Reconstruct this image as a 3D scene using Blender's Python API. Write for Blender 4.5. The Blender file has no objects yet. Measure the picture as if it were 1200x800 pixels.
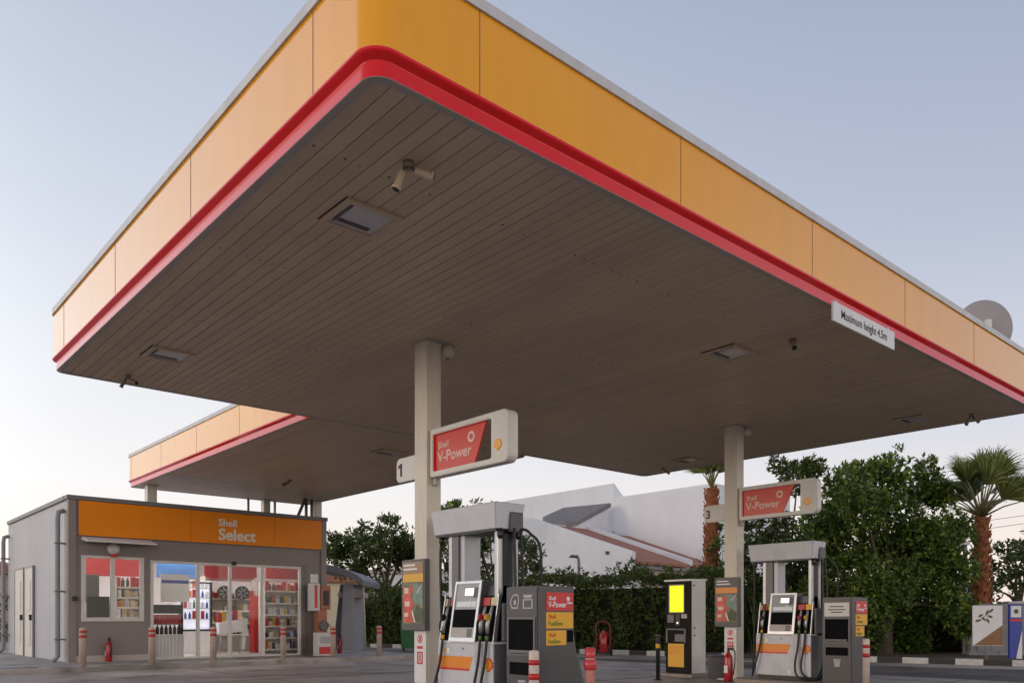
import bpy, bmesh, math, random
from mathutils import Vector, Matrix
random.seed(7)
R = math.radians
scn = bpy.context.scene
COL = scn.collection

# ------------------------------------------------------------------ camera frame (used to survey positions)
F = 957.0
CAM = Vector((-2.705, -4.414, 1.1))
FWD = Vector((.65979, .75149, 0)); RGT = Vector((.75149, -.65979, 0))
def at(u, d, z=0.0):
    p = CAM + FWD*d + RGT*((u-600)/F*d); return Vector((p.x, p.y, z))
def zv(v, d): return 1.1 + (724-v)/F*d
def ray(u): return FWD + RGT*((u-600)/F)
def atB(u, b, z=0.0): return at(u, (b-CAM.y)/ray(u).y, z)
def atA(u, a, z=0.0): return at(u, (a-CAM.x)/ray(u).x, z)

# ------------------------------------------------------------------ materials
def mat(name, col, rough=.5, var=.1, scale=5., bump=0., metal=0., spec=.5, bscale=None, coat=0., rvar=0.0):
    m = bpy.data.materials.new(name); m.use_nodes = True
    nt = m.node_tree; b = nt.nodes['Principled BSDF']
    b.inputs['Roughness'].default_value = rough; b.inputs['Metallic'].default_value = metal
    b.inputs['Specular IOR Level'].default_value = spec; b.inputs['Coat Weight'].default_value = coat
    tc = nt.nodes.new('ShaderNodeTexCoord')
    n = nt.nodes.new('ShaderNodeTexNoise'); n.inputs['Scale'].default_value = scale; n.inputs['Detail'].default_value = 6
    n.inputs['Roughness'].default_value = .65
    nt.links.new(tc.outputs['Object'], n.inputs['Vector'])
    r = nt.nodes.new('ShaderNodeValToRGB')
    r.color_ramp.elements[0].position = .3; r.color_ramp.elements[1].position = .7
    r.color_ramp.elements[0].color = [max(0, c*(1-var)) for c in col]+[1]
    r.color_ramp.elements[1].color = [min(1, c*(1+var)) for c in col]+[1]
    nt.links.new(n.outputs['Fac'], r.inputs['Fac']); nt.links.new(r.outputs['Color'], b.inputs['Base Color'])
    if rvar:
        mr = nt.nodes.new('ShaderNodeMapRange'); mr.inputs['To Min'].default_value = max(0.02, rough-rvar); mr.inputs['To Max'].default_value = min(1, rough+rvar)
        mr.inputs['From Min'].default_value = .3; mr.inputs['From Max'].default_value = .7
        nt.links.new(n.outputs['Fac'], mr.inputs['Value']); nt.links.new(mr.outputs['Result'], b.inputs['Roughness'])
    if bump:
        n2 = nt.nodes.new('ShaderNodeTexNoise'); n2.inputs['Scale'].default_value = bscale or scale*4; n2.inputs['Detail'].default_value = 4
        nt.links.new(tc.outputs['Object'], n2.inputs['Vector'])
        bp = nt.nodes.new('ShaderNodeBump'); bp.inputs['Strength'].default_value = bump; bp.inputs['Distance'].default_value = .02
        nt.links.new(n2.outputs['Fac'], bp.inputs['Height']); nt.links.new(bp.outputs['Normal'], b.inputs['Normal'])
    return m
def emat(name, col, strength, var=.06, scale=3.):
    m = mat(name, col, .4, var, scale); nt = m.node_tree; b = nt.nodes['Principled BSDF']
    ramp = [n for n in nt.nodes if n.type == 'VALTORGB'][0]
    nt.links.new(ramp.outputs['Color'], b.inputs['Emission Color']); b.inputs['Emission Strength'].default_value = strength
    return m
def glassmat(name, tint=(1,1,1), base=.05):
    m = bpy.data.materials.new(name); m.use_nodes = True; nt = m.node_tree
    for n in list(nt.nodes):
        if n.type != 'OUTPUT_MATERIAL': nt.nodes.remove(n)
    out = [n for n in nt.nodes if n.type == 'OUTPUT_MATERIAL'][0]
    t = nt.nodes.new('ShaderNodeBsdfTransparent'); t.inputs[0].default_value = (*tint, 1)
    g = nt.nodes.new('ShaderNodeBsdfGlossy'); g.inputs['Roughness'].default_value = .02
    f = nt.nodes.new('ShaderNodeFresnel'); f.inputs[0].default_value = 1.3
    mx = nt.nodes.new('ShaderNodeMixShader')
    nt.links.new(f.outputs[0], mx.inputs[0]); nt.links.new(t.outputs[0], mx.inputs[1]); nt.links.new(g.outputs[0], mx.inputs[2])
    nt.links.new(mx.outputs[0], out.inputs[0]); return m
def leafmat(name, c0, c1, c2, rough=.45, trans=.25):
    m = bpy.data.materials.new(name); m.use_nodes = True; nt = m.node_tree; b = nt.nodes['Principled BSDF']
    g = nt.nodes.new('ShaderNodeNewGeometry'); r = nt.nodes.new('ShaderNodeValToRGB')
    r.color_ramp.elements[0].color = (*c0, 1); r.color_ramp.elements[1].color = (*c2, 1)
    e = r.color_ramp.elements.new(.6); e.color = (*c1, 1)
    nt.links.new(g.outputs['Random Per Island'], r.inputs['Fac']); nt.links.new(r.outputs['Color'], b.inputs['Base Color'])
    b.inputs['Roughness'].default_value = rough
    tl = nt.nodes.new('ShaderNodeBsdfTranslucent'); nt.links.new(r.outputs['Color'], tl.inputs[0])
    mx = nt.nodes.new('ShaderNodeMixShader'); mx.inputs[0].default_value = trans
    out = [n for n in nt.nodes if n.type == 'OUTPUT_MATERIAL'][0]
    nt.links.new(b.outputs[0], mx.inputs[1]); nt.links.new(tl.outputs[0], mx.inputs[2]); nt.links.new(mx.outputs[0], out.inputs[0])
    return m

M = {}
M['yellow'] = mat('yellow enamel', (.98, .42, .001), .12, .03, .8, spec=.45, coat=.65)
M['red'] = mat('red enamel', (.78, .005, .009), .12, .05, 2., coat=.25)
M['coping'] = mat('pale grey coping metal', (.62, .62, .64), .4, .06, 2.)
M['soffit'] = mat('cream ceiling strips', (.60, .475, .35), .42, .08, .9, rvar=.06)
def strips(m):      # each strip has its own slight tone
    nt = m.node_tree; b = nt.nodes['Principled BSDF']; src = b.inputs['Base Color'].links[0].from_socket
    g = nt.nodes.new('ShaderNodeNewGeometry'); r = nt.nodes.new('ShaderNodeMapRange'); r.inputs['To Min'].default_value = .93; r.inputs['To Max'].default_value = 1.05
    nt.links.new(g.outputs['Random Per Island'], r.inputs['Value']); mx = nt.nodes.new('ShaderNodeMix'); mx.data_type = 'RGBA'; mx.blend_type = 'MULTIPLY'; mx.inputs['Factor'].default_value = 1
    nt.links.new(src, mx.inputs['A']); nt.links.new(r.outputs['Result'], mx.inputs['B']); nt.links.new(mx.outputs['Result'], b.inputs['Base Color'])
def streaks(m, amt=.1, sc=(5, 5, .35), lo=.42, hi=.62):     # vertical rain streaks and grime
    nt = m.node_tree; b = nt.nodes['Principled BSDF']; src = b.inputs['Base Color'].links[0].from_socket
    tc = [n for n in nt.nodes if n.type == 'TEX_COORD'][0]; mp = nt.nodes.new('ShaderNodeMapping'); mp.inputs['Scale'].default_value = sc; nt.links.new(tc.outputs['Object'], mp.inputs[0])
    n = nt.nodes.new('ShaderNodeTexNoise'); n.inputs['Scale'].default_value = 1.6; n.inputs['Detail'].default_value = 6; n.inputs['Roughness'].default_value = .62; nt.links.new(mp.outputs[0], n.inputs['Vector'])
    r = nt.nodes.new('ShaderNodeMapRange'); r.inputs['From Min'].default_value = lo; r.inputs['From Max'].default_value = hi; r.inputs['To Min'].default_value = 1; r.inputs['To Max'].default_value = 1-amt
    nt.links.new(n.outputs['Fac'], r.inputs['Value']); mx = nt.nodes.new('ShaderNodeMix'); mx.data_type = 'RGBA'; mx.blend_type = 'MULTIPLY'; mx.inputs['Factor'].default_value = 1
    nt.links.new(src, mx.inputs['A']); nt.links.new(r.outputs['Result'], mx.inputs['B']); nt.links.new(mx.outputs['Result'], b.inputs['Base Color'])
strips(M['soffit']); streaks(M['yellow'], .045, (2.5, 2.5, .5)); streaks(M['coping'], .12, (2.5, 2.5, .8))
M['trim'] = mat('grey edge trim', (.42, .385, .36), .4, .06, 2.)
M['dark'] = mat('dark strip', (.03, .028, .026), .8, .1)
M['joint'] = mat('panel joint shadow gap', (.36, .19, .05), .6, .1)
M['screw'] = mat('rusty screw head', (.12, .08, .05), .7, .2)
M['roofing'] = mat('grey roofing sheet', (.3, .3, .3), .7, .1)
M['column'] = mat('cream painted steel', (.66, .60, .51), .38, .06, 1.5, rvar=.08)
M['white'] = mat('white enamel', (.74, .73, .74), .32, .04, 3., rvar=.08)
M['offwhite'] = mat('off white plastic', (.66, .64, .61), .35, .05, 3.)
M['lilac'] = mat('white pump panel', (.57, .58, .63), .3, .05, 2., rvar=.08)
M['grey'] = mat('mid grey plastic', (.16, .155, .165), .42, .08, 3., rvar=.08)
M['dgrey'] = mat('charcoal grey panel', (.085, .082, .09), .4, .1, 3., rvar=.08)
M['black'] = mat('black plastic', (.012, .012, .013), .4, .2, 6.)
M['recess'] = mat('flat black and recess shade', (.010, .010, .011), .95, .2, 6., spec=.04)  # recess shade put into the colour of flat plates; also plain black goods
M['kblack'] = mat('matt black front', (.016, .015, .015), .6, .2, 6., spec=.12)
M['rubber'] = mat('black rubber hose', (.014, .014, .015), .5, .2, 9.)
M['silver'] = mat('brushed silver metal', (.55, .55, .57), .32, .08, 6., metal=.8)
M['steel'] = mat('light grey steel tube', (.5, .5, .52), .35, .08, 5., metal=.4)
M['orange'] = mat('orange stripe film', (.80, .25, .012), .3, .04, 3.)
M['lyellow'] = mat('yellow label film', (.80, .42, .02), .4, .04, 4.)
M['lred'] = mat('red label film', (.62, .02, .02), .35, .06, 4.)
M['ink'] = mat('dark ink', (.03, .03, .035), .6, .1)
M['lwhite'] = mat('white lettering', (.80, .79, .78), .5, .03)
M['lcream'] = mat('pale grey lettering', (.80, .75, .66), .5, .03)
M['lgreen'] = mat('green lettering', (.10, .22, .03), .5, .05)
M['lgrey'] = mat('grey lettering', (.42, .42, .43), .5, .05)
M['acrylic'] = mat('red acrylic', (.62, .04, .02), .24, .05, 2., spec=.4)
M['emblem'] = mat('amber emblem', (.78, .34, .03), .3, .05)
M['glass'] = glassmat('clear window glass')
M['screen'] = mat('grey display glass', (.33, .34, .35), .08, .12, 5.)
M['lit'] = emat('lit white display', (.9, .9, .86), .9)
M['litgrey'] = emat('dim lit display', (.42, .44, .44), .28)
M['yscreen'] = emat('lit yellow screen', (.95, .74, .0), .72, .02)
M['fgrey'] = mat('grey facade cladding', (.25, .21, .20), .45, .05, 1.2, rvar=.06)
M['cap'] = mat('dark grey parapet cap', (.17, .165, .17), .45, .08)
M['corr'] = mat('white corrugated cladding', (.46, .46, .50), .45, .05, .8, rvar=.08)
M['pipe'] = mat('grey rain pipe', (.26, .255, .28), .45, .08)
M['forange'] = mat('orange fascia panel', (.86, .25, .002), .35, .04, 1., spec=.25)
M['frame'] = mat('white aluminium frame', (.66, .63, .60), .35, .05)
M['door'] = mat('cream painted door', (.68, .64, .60), .45, .07, 1.5)
M['awn'] = mat('pale awning sheet', (.62, .60, .57), .5, .08)
M['inwall'] = mat('white interior wall', (.66, .62, .62), .6, .04)
M['infloor'] = mat('pale floor tile', (.45, .42, .40), .3, .08)
M['shelf'] = mat('cream shelf metal', (.66, .62, .56), .4, .06)
M['lamp'] = emat('ceiling lamp diffuser', (1., .94, .88), 30.0, .01)
M['redlit'] = emat('backlit red banner', (.26, .006, .008), .05, .12, 1.2)
M['bluelit'] = emat('backlit blue banner', (.05, .15, .38), .05, .3, 1.6)
M['fridgelit'] = emat('lit fridge interior', (.62, .64, .74), .55, .1)
M['extred'] = mat('extinguisher red', (.42, .012, .014), .25, .1, 4., coat=.4)
M['terra'] = mat('terracotta panel', (.40, .15, .09), .5, .15, 5.)
M['cone'] = mat('bollard cream paint', (.47, .37, .31), .6, .14, 6., bump=.15)
M['rust'] = mat('rusted red frame', (.22, .02, .018), .5, .2, 6.)
M['green'] = mat('green bin plastic', (.02, .15, .05), .45, .15)
M['trunk'] = mat('grey brown bark', (.12, .09, .065), .9, .3, 8., bump=.8)
M['palmtrunk'] = mat('rust brown palm fibre', (.29, .105, .045), .9, .45, 7., bump=1.0, bscale=20)
M['palmdark'] = mat('dark brown palm bark', (.075, .05, .035), .9, .4, 7., bump=1.0, bscale=20)
M['stucco'] = mat('white stucco', (.73, .75, .81), .85, .05, .35, bump=.1, bscale=40)
M['cstucco'] = mat('cream stucco', (.52, .45, .40), .85, .06, .5)
M['tile'] = mat('terracotta roof tile', (.33, .14, .095), .8, .22, 3., bump=.5, bscale=9)
M['slate'] = mat('grey roof tile', (.20, .19, .20), .8, .15, 3., bump=.4, bscale=9)
M['block'] = mat('grey block wall', (.26, .25, .27), .85, .2, 3., bump=.4)
M['blue'] = mat('blue painted panel', (.035, .06, .36), .4, .1, 3.)
M['brown'] = mat('brown board', (.25, .12, .05), .5, .1, 3.)
M['leafink'] = mat('printed olive leaf', (.07, .09, .04), .5, .2, 9.)
M['dish'] = mat('grey dish metal', (.34, .31, .32), .5, .08)
M['wire'] = mat('black wire', (.05, .05, .055), .6, .1)
M['bin'] = mat('grey bin plastic', (.13, .13, .135), .5, .1)
M['island'] = mat('island concrete', (.33, .28, .24), .8, .15, 4., bump=.3)
M['poster_top'] = mat('tan poster header', (.33, .20, .11), .4, .1)
M['picred'] = mat('red poster picture', (.58, .07, .04), .35, .45, 9.)
M['leaf_a'] = leafmat('glossy green leaf', (.030, .060, .008), (.080, .145, .020), (.28, .37, .06), .5)
M['leaf_b'] = leafmat('dull dark leaf', (.026, .048, .011), (.060, .095, .020), (.15, .19, .042), .55)
M['leaf_h'] = leafmat('hedge leaf', (.036, .066, .013), (.09, .13, .026), (.21, .24, .055), .55)
M['leaf_p'] = leafmat('palm blade', (.065, .09, .022), (.14, .18, .045), (.34, .34, .13), .5, .4)
M['leaf_y'] = leafmat('yellowing leaf', (.06, .06, .015), (.12, .11, .025), (.26, .19, .04))
for q_, a_ in (('column', .08), ('white', .05), ('lilac', .06), ('corr', .06), ('fgrey', .05), ('dgrey', .12), ('grey', .08), ('offwhite', .05), ('door', .05)): streaks(M[q_], a_, (3, 3, .7))
streaks(M['stucco'], .05, (.5, .5, .18)); streaks(M['cstucco'], .10, (.6, .6, .2))
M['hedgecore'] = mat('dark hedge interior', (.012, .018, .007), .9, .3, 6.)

# ------------------------------------------------------------------ mesh builder
class MB:
    def __init__(s): s.bm = bmesh.new()
    def box(s, x0, x1, y0, y1, z0, z1, bev=0., mtx=None):
        b = bmesh.new(); bmesh.ops.create_cube(b, size=1)
        for v in b.verts:
            v.co = Vector(((x0+x1)/2+v.co.x*(x1-x0), (y0+y1)/2+v.co.y*(y1-y0), (z0+z1)/2+v.co.z*(z1-z0)))
        if bev: bmesh.ops.bevel(b, geom=b.edges[:], offset=bev, segments=2, affect='EDGES', profile=.6)
        return s._add(b, mtx)
    def _add(s, b, mtx=None):
        if mtx is not None: bmesh.ops.transform(b, matrix=mtx, verts=b.verts[:])
        me = bpy.data.meshes.new('t'); b.to_mesh(me); b.free(); s.bm.from_mesh(me); bpy.data.meshes.remove(me); return s
    def prism(s, pts, o, r, up, thick, bev=0.):
        """polygon in the (r, up) plane at o, extruded along n = r x up"""
        o, r, up = Vector(o), Vector(r), Vector(up); n = r.cross(up)
        b = bmesh.new()
        A = [b.verts.new(o+r*p[0]+up*p[1]) for p in pts]; B = [b.verts.new(o+r*p[0]+up*p[1]+n*thick) for p in pts]
        k = len(pts)
        b.faces.new(A[::-1]); b.faces.new(B)
        for i in range(k): b.faces.new((A[i], A[(i+1) % k], B[(i+1) % k], B[i]))
        bmesh.ops.recalc_face_normals(b, faces=b.faces[:])
        if bev: bmesh.ops.bevel(b, geom=b.edges[:], offset=bev, segments=2, affect='EDGES')
        return s._add(b)
    def tube(s, pts, rad, seg=8, closed=False):
        pts = [Vector(p) for p in pts]; rads = rad if isinstance(rad, (list, tuple)) else [rad]*len(pts)
        b = bmesh.new(); rings = []; prev = None
        for i, p in enumerate(pts):
            d = (pts[min(i+1, len(pts)-1)]-pts[max(i-1, 0)]).normalized()
            if prev is None: n = d.orthogonal().normalized()
            else: n = (prev-d*prev.dot(d)).normalized()
            prev = n; c = d.cross(n)
            rings.append([b.verts.new(p+(n*math.cos(2*math.pi*k/seg)+c*math.sin(2*math.pi*k/seg))*rads[i]) for k in range(seg)])
        for i in range(len(rings)-1):
            for k in range(seg): b.faces.new((rings[i][k], rings[i][(k+1) % seg], rings[i+1][(k+1) % seg], rings[i+1][k]))
        b.faces.new(rings[0][::-1]); b.faces.new(rings[-1])
        for f in b.faces: f.smooth = len(f.verts) == 4
        return s._add(b)
    def lathe(s, prof, o=(0, 0, 0), seg=20, axis=None):
        b = bmesh.new(); rings = []
        for (r, z) in prof: rings.append([b.verts.new((r*math.cos(2*math.pi*k/seg), r*math.sin(2*math.pi*k/seg), z)) for k in range(seg)])
        for i in range(len(rings)-1):
            for k in range(seg): b.faces.new((rings[i][k], rings[i][(k+1) % seg], rings[i+1][(k+1) % seg], rings[i+1][k]))
        b.faces.new(rings[0][::-1]); b.faces.new(rings[-1])
        for f in b.faces: f.smooth = len(f.verts) == 4
        bmesh.ops.recalc_face_normals(b, faces=b.faces[:])
        m = Matrix.Translation(o)
        if axis is not None: m = m @ Vector((0, 0, 1)).rotation_difference(Vector(axis)).to_matrix().to_4x4()
        return s._add(b, m)
    def build(s, name, m, parent=None):
        me = bpy.data.meshes.new(name); s.bm.to_mesh(me); s.bm.free()
        me.materials.append(m)
        o = bpy.data.objects.new(name, me); COL.objects.link(o)
        if parent: o.parent = parent
        return o
def raw(name, verts, faces, m, parent=None):
    me = bpy.data.meshes.new(name); me.from_pydata(verts, [], faces); me.update(); me.materials.append(m)
    o = bpy.data.objects.new(name, me); COL.objects.link(o)
    if parent: o.parent = parent
    return o
def tag(o, label, cat, group=None):
    o['label'] = label; o['category'] = cat
    if group: o['group'] = group
    return o
def thing(name, label, cat, loc=(0, 0, 0), rz=0., group=None):
    o = bpy.data.objects.new(name, None); COL.objects.link(o); o.location = loc; o.rotation_euler = (0, 0, rz); o.empty_display_size = .1
    return tag(o, label, cat, group)
def struct(o): o['kind'] = 'structure'; return o
def dup(root, loc=None, rz=None, label=None):
    r = root.copy(); COL.objects.link(r)
    if loc is not None: r.location = loc
    if rz is not None: r.rotation_euler = (0, 0, rz)
    if label: r['label'] = label
    for ch in list(root.children):
        c = ch.copy(); COL.objects.link(c); c.parent = r
        for g in list(ch.children):
            d = g.copy(); COL.objects.link(d); d.parent = c
    return r
FACE = {'-x': (Vector((0, -1, 0)), Vector((0, 0, 1))), '-y': (Vector((1, 0, 0)), Vector((0, 0, 1)))}
def text(s, size, m, o, face, parent, name='lettering', bold=0., extrude=.002, sx=1.):
    r, up = FACE[face]; n = r.cross(up)
    cu = bpy.data.curves.new('t', 'FONT'); cu.body = s; cu.size = size; cu.extrude = extrude; cu.offset = bold*size
    cu.resolution_u = 4
    tmp = bpy.data.objects.new('t', cu); COL.objects.link(tmp)
    dg = bpy.context.evaluated_depsgraph_get(); dg.update()
    me = bpy.data.meshes.new_from_object(tmp.evaluated_get(dg)); me.name = name
    bpy.data.objects.remove(tmp); bpy.data.curves.remove(cu)
    T = Matrix((( r.x*sx, up.x, n.x, o[0]), (r.y*sx, up.y, n.y, o[1]), (r.z*sx, up.z, n.z, o[2]), (0, 0, 0, 1)))
    me.transform(T); me.materials.clear(); me.materials.append(m)
    ob = bpy.data.objects.new(name, me); COL.objects.link(ob); ob.parent = parent; return ob
def circle(r, k=20, c=(0, 0)): return [(c[0]+r*math.cos(2*math.pi*i/k), c[1]+r*math.sin(2*math.pi*i/k)) for i in range(k)]
def rect(x0, x1, y0, y1): return [(x0, y0), (x1, y0), (x1, y1), (x0, y1)]
def rrect(x0, x1, y0, y1, r, k=4):
    out = []
    for cx, cy, a0 in ((x1-r, y0+r, -90), (x1-r, y1-r, 0), (x0+r, y1-r, 90), (x0+r, y0+r, 180)):
        for i in range(k+1):
            a = R(a0+90*i/k); out.append((cx+r*math.cos(a), cy+r*math.sin(a)))
    return out
def scallop(r, k=7):
    pts = [(.32*r, -.95*r), (.38*r, -.62*r)]
    for i in range(k):
        a0, a1 = R(-35+250*i/k), R(-35+250*(i+1)/k)
        for t in (0., .33, .66): 
            a = a0+(a1-a0)*t; q = r*(.93 if t == 0 else 1.02); pts.append((q*math.cos(a), q*math.sin(a)))
    pts += [(-.38*r, -.62*r), (-.32*r, -.95*r)]
    return pts
def panel(pts, o, face, th, m, parent, name):
    r, up = FACE[face]; return MB().prism(pts, o, r, up, th).build(name, m, parent)
def emblem(r, o, face, parent, a='emblem', inner=None, outer=None):
    e = panel(scallop(r), o, face, .006, outer or M['lred'], parent, a)
    rr, up = FACE[face]; n = rr.cross(up); o2 = Vector(o)+n*.004
    panel(scallop(r*.86), o2, face, .006, inner or M['emblem'], e, 'emblem_face'); return e

# ------------------------------------------------------------------ world, sun, camera
w = bpy.data.worlds.new('World'); scn.world = w; w.use_nodes = True
nt = w.node_tree; bg = nt.nodes['Background']
SUN_AZ = Vector((-.93, .37, 0)).normalized(); SUN_EL = 7.0
sky = nt.nodes.new('ShaderNodeTexSky'); sky.sky_type = 'NISHITA'; sky.sun_disc = False
sky.sun_elevation = R(SUN_EL); sky.sun_rotation = math.atan2(SUN_AZ.x, SUN_AZ.y)
sky.air_density = 1.0; sky.dust_density = 2.5; sky.ozone_density = 2.0; sky.altitude = 0
# hazy dusk sky: the Nishita sky veiled by a pale evening haze that is brighter towards the set sun
tcw = nt.nodes.new('ShaderNodeTexCoord'); sp = nt.nodes.new('ShaderNodeSeparateXYZ'); nt.links.new(tcw.outputs['Generated'], sp.inputs[0])
def ramp(stops):
    r = nt.nodes.new('ShaderNodeValToRGB'); e = r.color_ramp.elements
    e[0].position, e[0].color = stops[0][0], (*stops[0][1], 1); e[1].position, e[1].color = stops[-1][0], (*stops[-1][1], 1)
    for p, c in stops[1:-1]: q = e.new(p); q.color = (*c, 1)
    nt.links.new(sp.outputs[2], r.inputs['Fac']); return r
far_ = ramp([(0, (1.0, .82, .74)), (.08, (.95, .83, .77)), (.20, (.69, .70, .76)), (.40, (.455, .495, .625)), (.60, (.315, .365, .51)), (1, (.27, .32, .44))])
mid_ = ramp([(0, (.98, .885, .77)), (.07, (.98, .91, .83)), (.15, (.97, .945, .945)), (.26, (.85, .86, .90)), (.42, (.66, .70, .80)), (.60, (.50, .555, .68)), (1, (.36, .40, .52))])
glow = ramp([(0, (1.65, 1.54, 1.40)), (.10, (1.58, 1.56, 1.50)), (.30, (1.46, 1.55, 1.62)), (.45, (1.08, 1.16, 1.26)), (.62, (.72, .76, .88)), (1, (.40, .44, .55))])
dt = nt.nodes.new('ShaderNodeVectorMath'); dt.operation = 'DOT_PRODUCT'; nt.links.new(tcw.outputs['Generated'], dt.inputs[0]); dt.inputs[1].default_value = SUN_AZ
def blend(lo, hi, A, B):
    mr = nt.nodes.new('ShaderNodeMapRange'); mr.interpolation_type = 'SMOOTHSTEP'; mr.inputs['From Min'].default_value = lo; mr.inputs['From Max'].default_value = hi; nt.links.new(dt.outputs['Value'], mr.inputs['Value'])
    m_ = nt.nodes.new('ShaderNodeMix'); m_.data_type = 'RGBA'; nt.links.new(mr.outputs['Result'], m_.inputs['Factor']); nt.links.new(A, m_.inputs['A']); nt.links.new(B, m_.inputs['B']); return m_
back = ramp([(0, (2.1, 1.85, 1.62)), (.15, (2.0, 1.8, 1.6)), (.32, (1.15, 1.09, 1.08)), (.48, (.28, .30, .37)), (1, (.30, .34, .44))])  # unseen sky behind the camera, brightened low to light the front fascia, darkened above
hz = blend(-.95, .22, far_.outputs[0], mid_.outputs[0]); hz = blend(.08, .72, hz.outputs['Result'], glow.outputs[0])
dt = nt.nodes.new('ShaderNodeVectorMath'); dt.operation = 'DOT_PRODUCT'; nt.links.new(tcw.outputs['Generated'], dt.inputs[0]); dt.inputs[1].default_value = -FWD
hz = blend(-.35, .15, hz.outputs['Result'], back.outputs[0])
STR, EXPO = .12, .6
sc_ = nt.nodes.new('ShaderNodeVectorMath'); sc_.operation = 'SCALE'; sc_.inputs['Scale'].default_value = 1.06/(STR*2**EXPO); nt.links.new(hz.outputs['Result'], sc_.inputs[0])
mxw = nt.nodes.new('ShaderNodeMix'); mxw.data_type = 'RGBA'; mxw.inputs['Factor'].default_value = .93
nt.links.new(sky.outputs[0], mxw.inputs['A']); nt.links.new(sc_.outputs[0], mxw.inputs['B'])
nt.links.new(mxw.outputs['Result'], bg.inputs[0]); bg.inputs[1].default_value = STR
sl = bpy.data.lights.new('sun', 'SUN'); sl.energy = .22; sl.angle = R(14); sl.color = (1., .80, .62)
so = bpy.data.objects.new('sun', sl); COL.objects.link(so)
d = Vector((SUN_AZ.x*math.cos(R(SUN_EL)), SUN_AZ.y*math.cos(R(SUN_EL)), math.sin(R(SUN_EL))))
so.rotation_euler = d.to_track_quat('Z', 'Y').to_euler(); so.location = d*60+Vector((0, 0, 10))
cd = bpy.data.cameras.new('camera'); co = bpy.data.objects.new('camera', cd); COL.objects.link(co)
co.location = CAM; co.rotation_euler = (R(90), 0, -math.atan2(FWD.x, FWD.y))
cd.sensor_width = 36; cd.lens = 36*F/1200; cd.shift_y = 324/1200; cd.clip_end = 6000; cd.clip_start = .05
scn.camera = co
scn.view_settings.view_transform = 'Standard'; scn.view_settings.look = 'None'; scn.view_settings.gamma = 1
scn.view_settings.exposure = EXPO
scn.cycles.max_bounces = 8; scn.cycles.transparent_max_bounces = 12

# ------------------------------------------------------------------ ground
def ground_mat(name, cols, scale, bump, rough, rv):
    m = mat(name, cols[0], rough, .0, scale, bump=bump, bscale=90)
    nt = m.node_tree; b = nt.nodes['Principled BSDF']
    tc = [n for n in nt.nodes if n.type == 'TEX_COORD'][0]
    def noise(s, det=5, rg=.6):
        n = nt.nodes.new('ShaderNodeTexNoise'); n.inputs['Scale'].default_value = s; n.inputs['Detail'].default_value = det
        n.inputs['Roughness'].default_value = rg; nt.links.new(tc.outputs['Object'], n.inputs['Vector']); return n
    a = noise(.35); c = noise(6., 6, .7); f = noise(70., 2)
    ra = nt.nodes.new('ShaderNodeValToRGB'); ra.color_ramp.elements[0].position = .35; ra.color_ramp.elements[1].position = .65
    ra.color_ramp.elements[0].color = (*cols[0], 1); ra.color_ramp.elements[1].color = (*cols[1], 1)
    nt.links.new(a.outputs['Fac'], ra.inputs['Fac'])
    def mul(col, src, lo, hi, p0=.3, p1=.7):
        r = nt.nodes.new('ShaderNodeMapRange'); r.inputs['From Min'].default_value = p0; r.inputs['From Max'].default_value = p1
        r.inputs['To Min'].default_value = lo; r.inputs['To Max'].default_value = hi; nt.links.new(src.outputs['Fac'], r.inputs['Value'])
        mx = nt.nodes.new('ShaderNodeMix'); mx.data_type = 'RGBA'; mx.blend_type = 'MULTIPLY'; mx.inputs['Factor'].default_value = 1
        nt.links.new(col, mx.inputs['A']); nt.links.new(r.outputs['Result'], mx.inputs['B']); return mx.outputs['Result']
    o = mul(ra.outputs['Color'], c, .82, 1.12); o = mul(o, f, .9, 1.1)
    st = noise(1.1, 4, .55); o = mul(o, st, .50, 1.0, .33, .47); st2 = noise(.55, 3, .5); o = mul(o, st2, .72, 1.04, .36, .56); sp_ = noise(3.3, 2, .4); o = mul(o, sp_, .42, 1.0, .20, .29)
    nt.links.new(o, b.inputs['Base Color'])
    r = nt.nodes.new('ShaderNodeMapRange'); r.inputs['From Min'].default_value = .3; r.inputs['From Max'].default_value = .6
    r.inputs['To Min'].default_value = rough-rv; r.inputs['To Max'].default_value = rough+rv
    nt.links.new(c.outputs['Fac'], r.inputs['Value']); nt.links.new(r.outputs['Result'], b.inputs['Roughness'])
    return m
M['forecourt'] = ground_mat('worn forecourt concrete', [(.30, .25, .225), (.38, .32, .285)], 1, .35, .52, .1)
M['soil'] = ground_mat('dry soil', [(.10, .075, .05), (.14, .11, .07)], 1, .6, .9, .05)
M['paving'] = ground_mat('pale paving tiles', [(.34, .30, .275), (.42, .375, .345)], 1, .2, .55, .08)
struct(raw('ground', [(-2500, -2500, -.03), (2500, -2500, -.03), (2500, 2500, -.03), (-2500, 2500, -.03)], [(0, 1, 2, 3)], M['soil']))
K0 = Vector((22.4, -16, 0)); K1 = Vector((9.9, 39.5, 0))         # the line of the painted kerb
KD = (K1-K0).normalized(); KN = Vector((KD.y, -KD.x, 0))          # KN points away from the forecourt
struct(raw('forecourt', [(-60, -60, 0), (K0.x+9.7, -60, 0), tuple(K0), tuple(K1), (-60, 39.5, 0)], [(0, 1, 2, 3, 4)], M['forecourt']))
M['ground_dark'] = ground_mat('dark rough ground', [(.075, .062, .058), (.10, .085, .08)], 1, .5, .75, .08)
struct(raw('dark_ground', [(13.4, -60, .004), (K0.x+9.6, -60, .004), (K0.x-.2, K0.y, .004), (K1.x-.2, K1.y-14, .004), (13.1, 12.5, .004)], [(0, 1, 2, 3, 4)], M['ground_dark']))  # darker sheet of ground between the canopy end and the kerb
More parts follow.
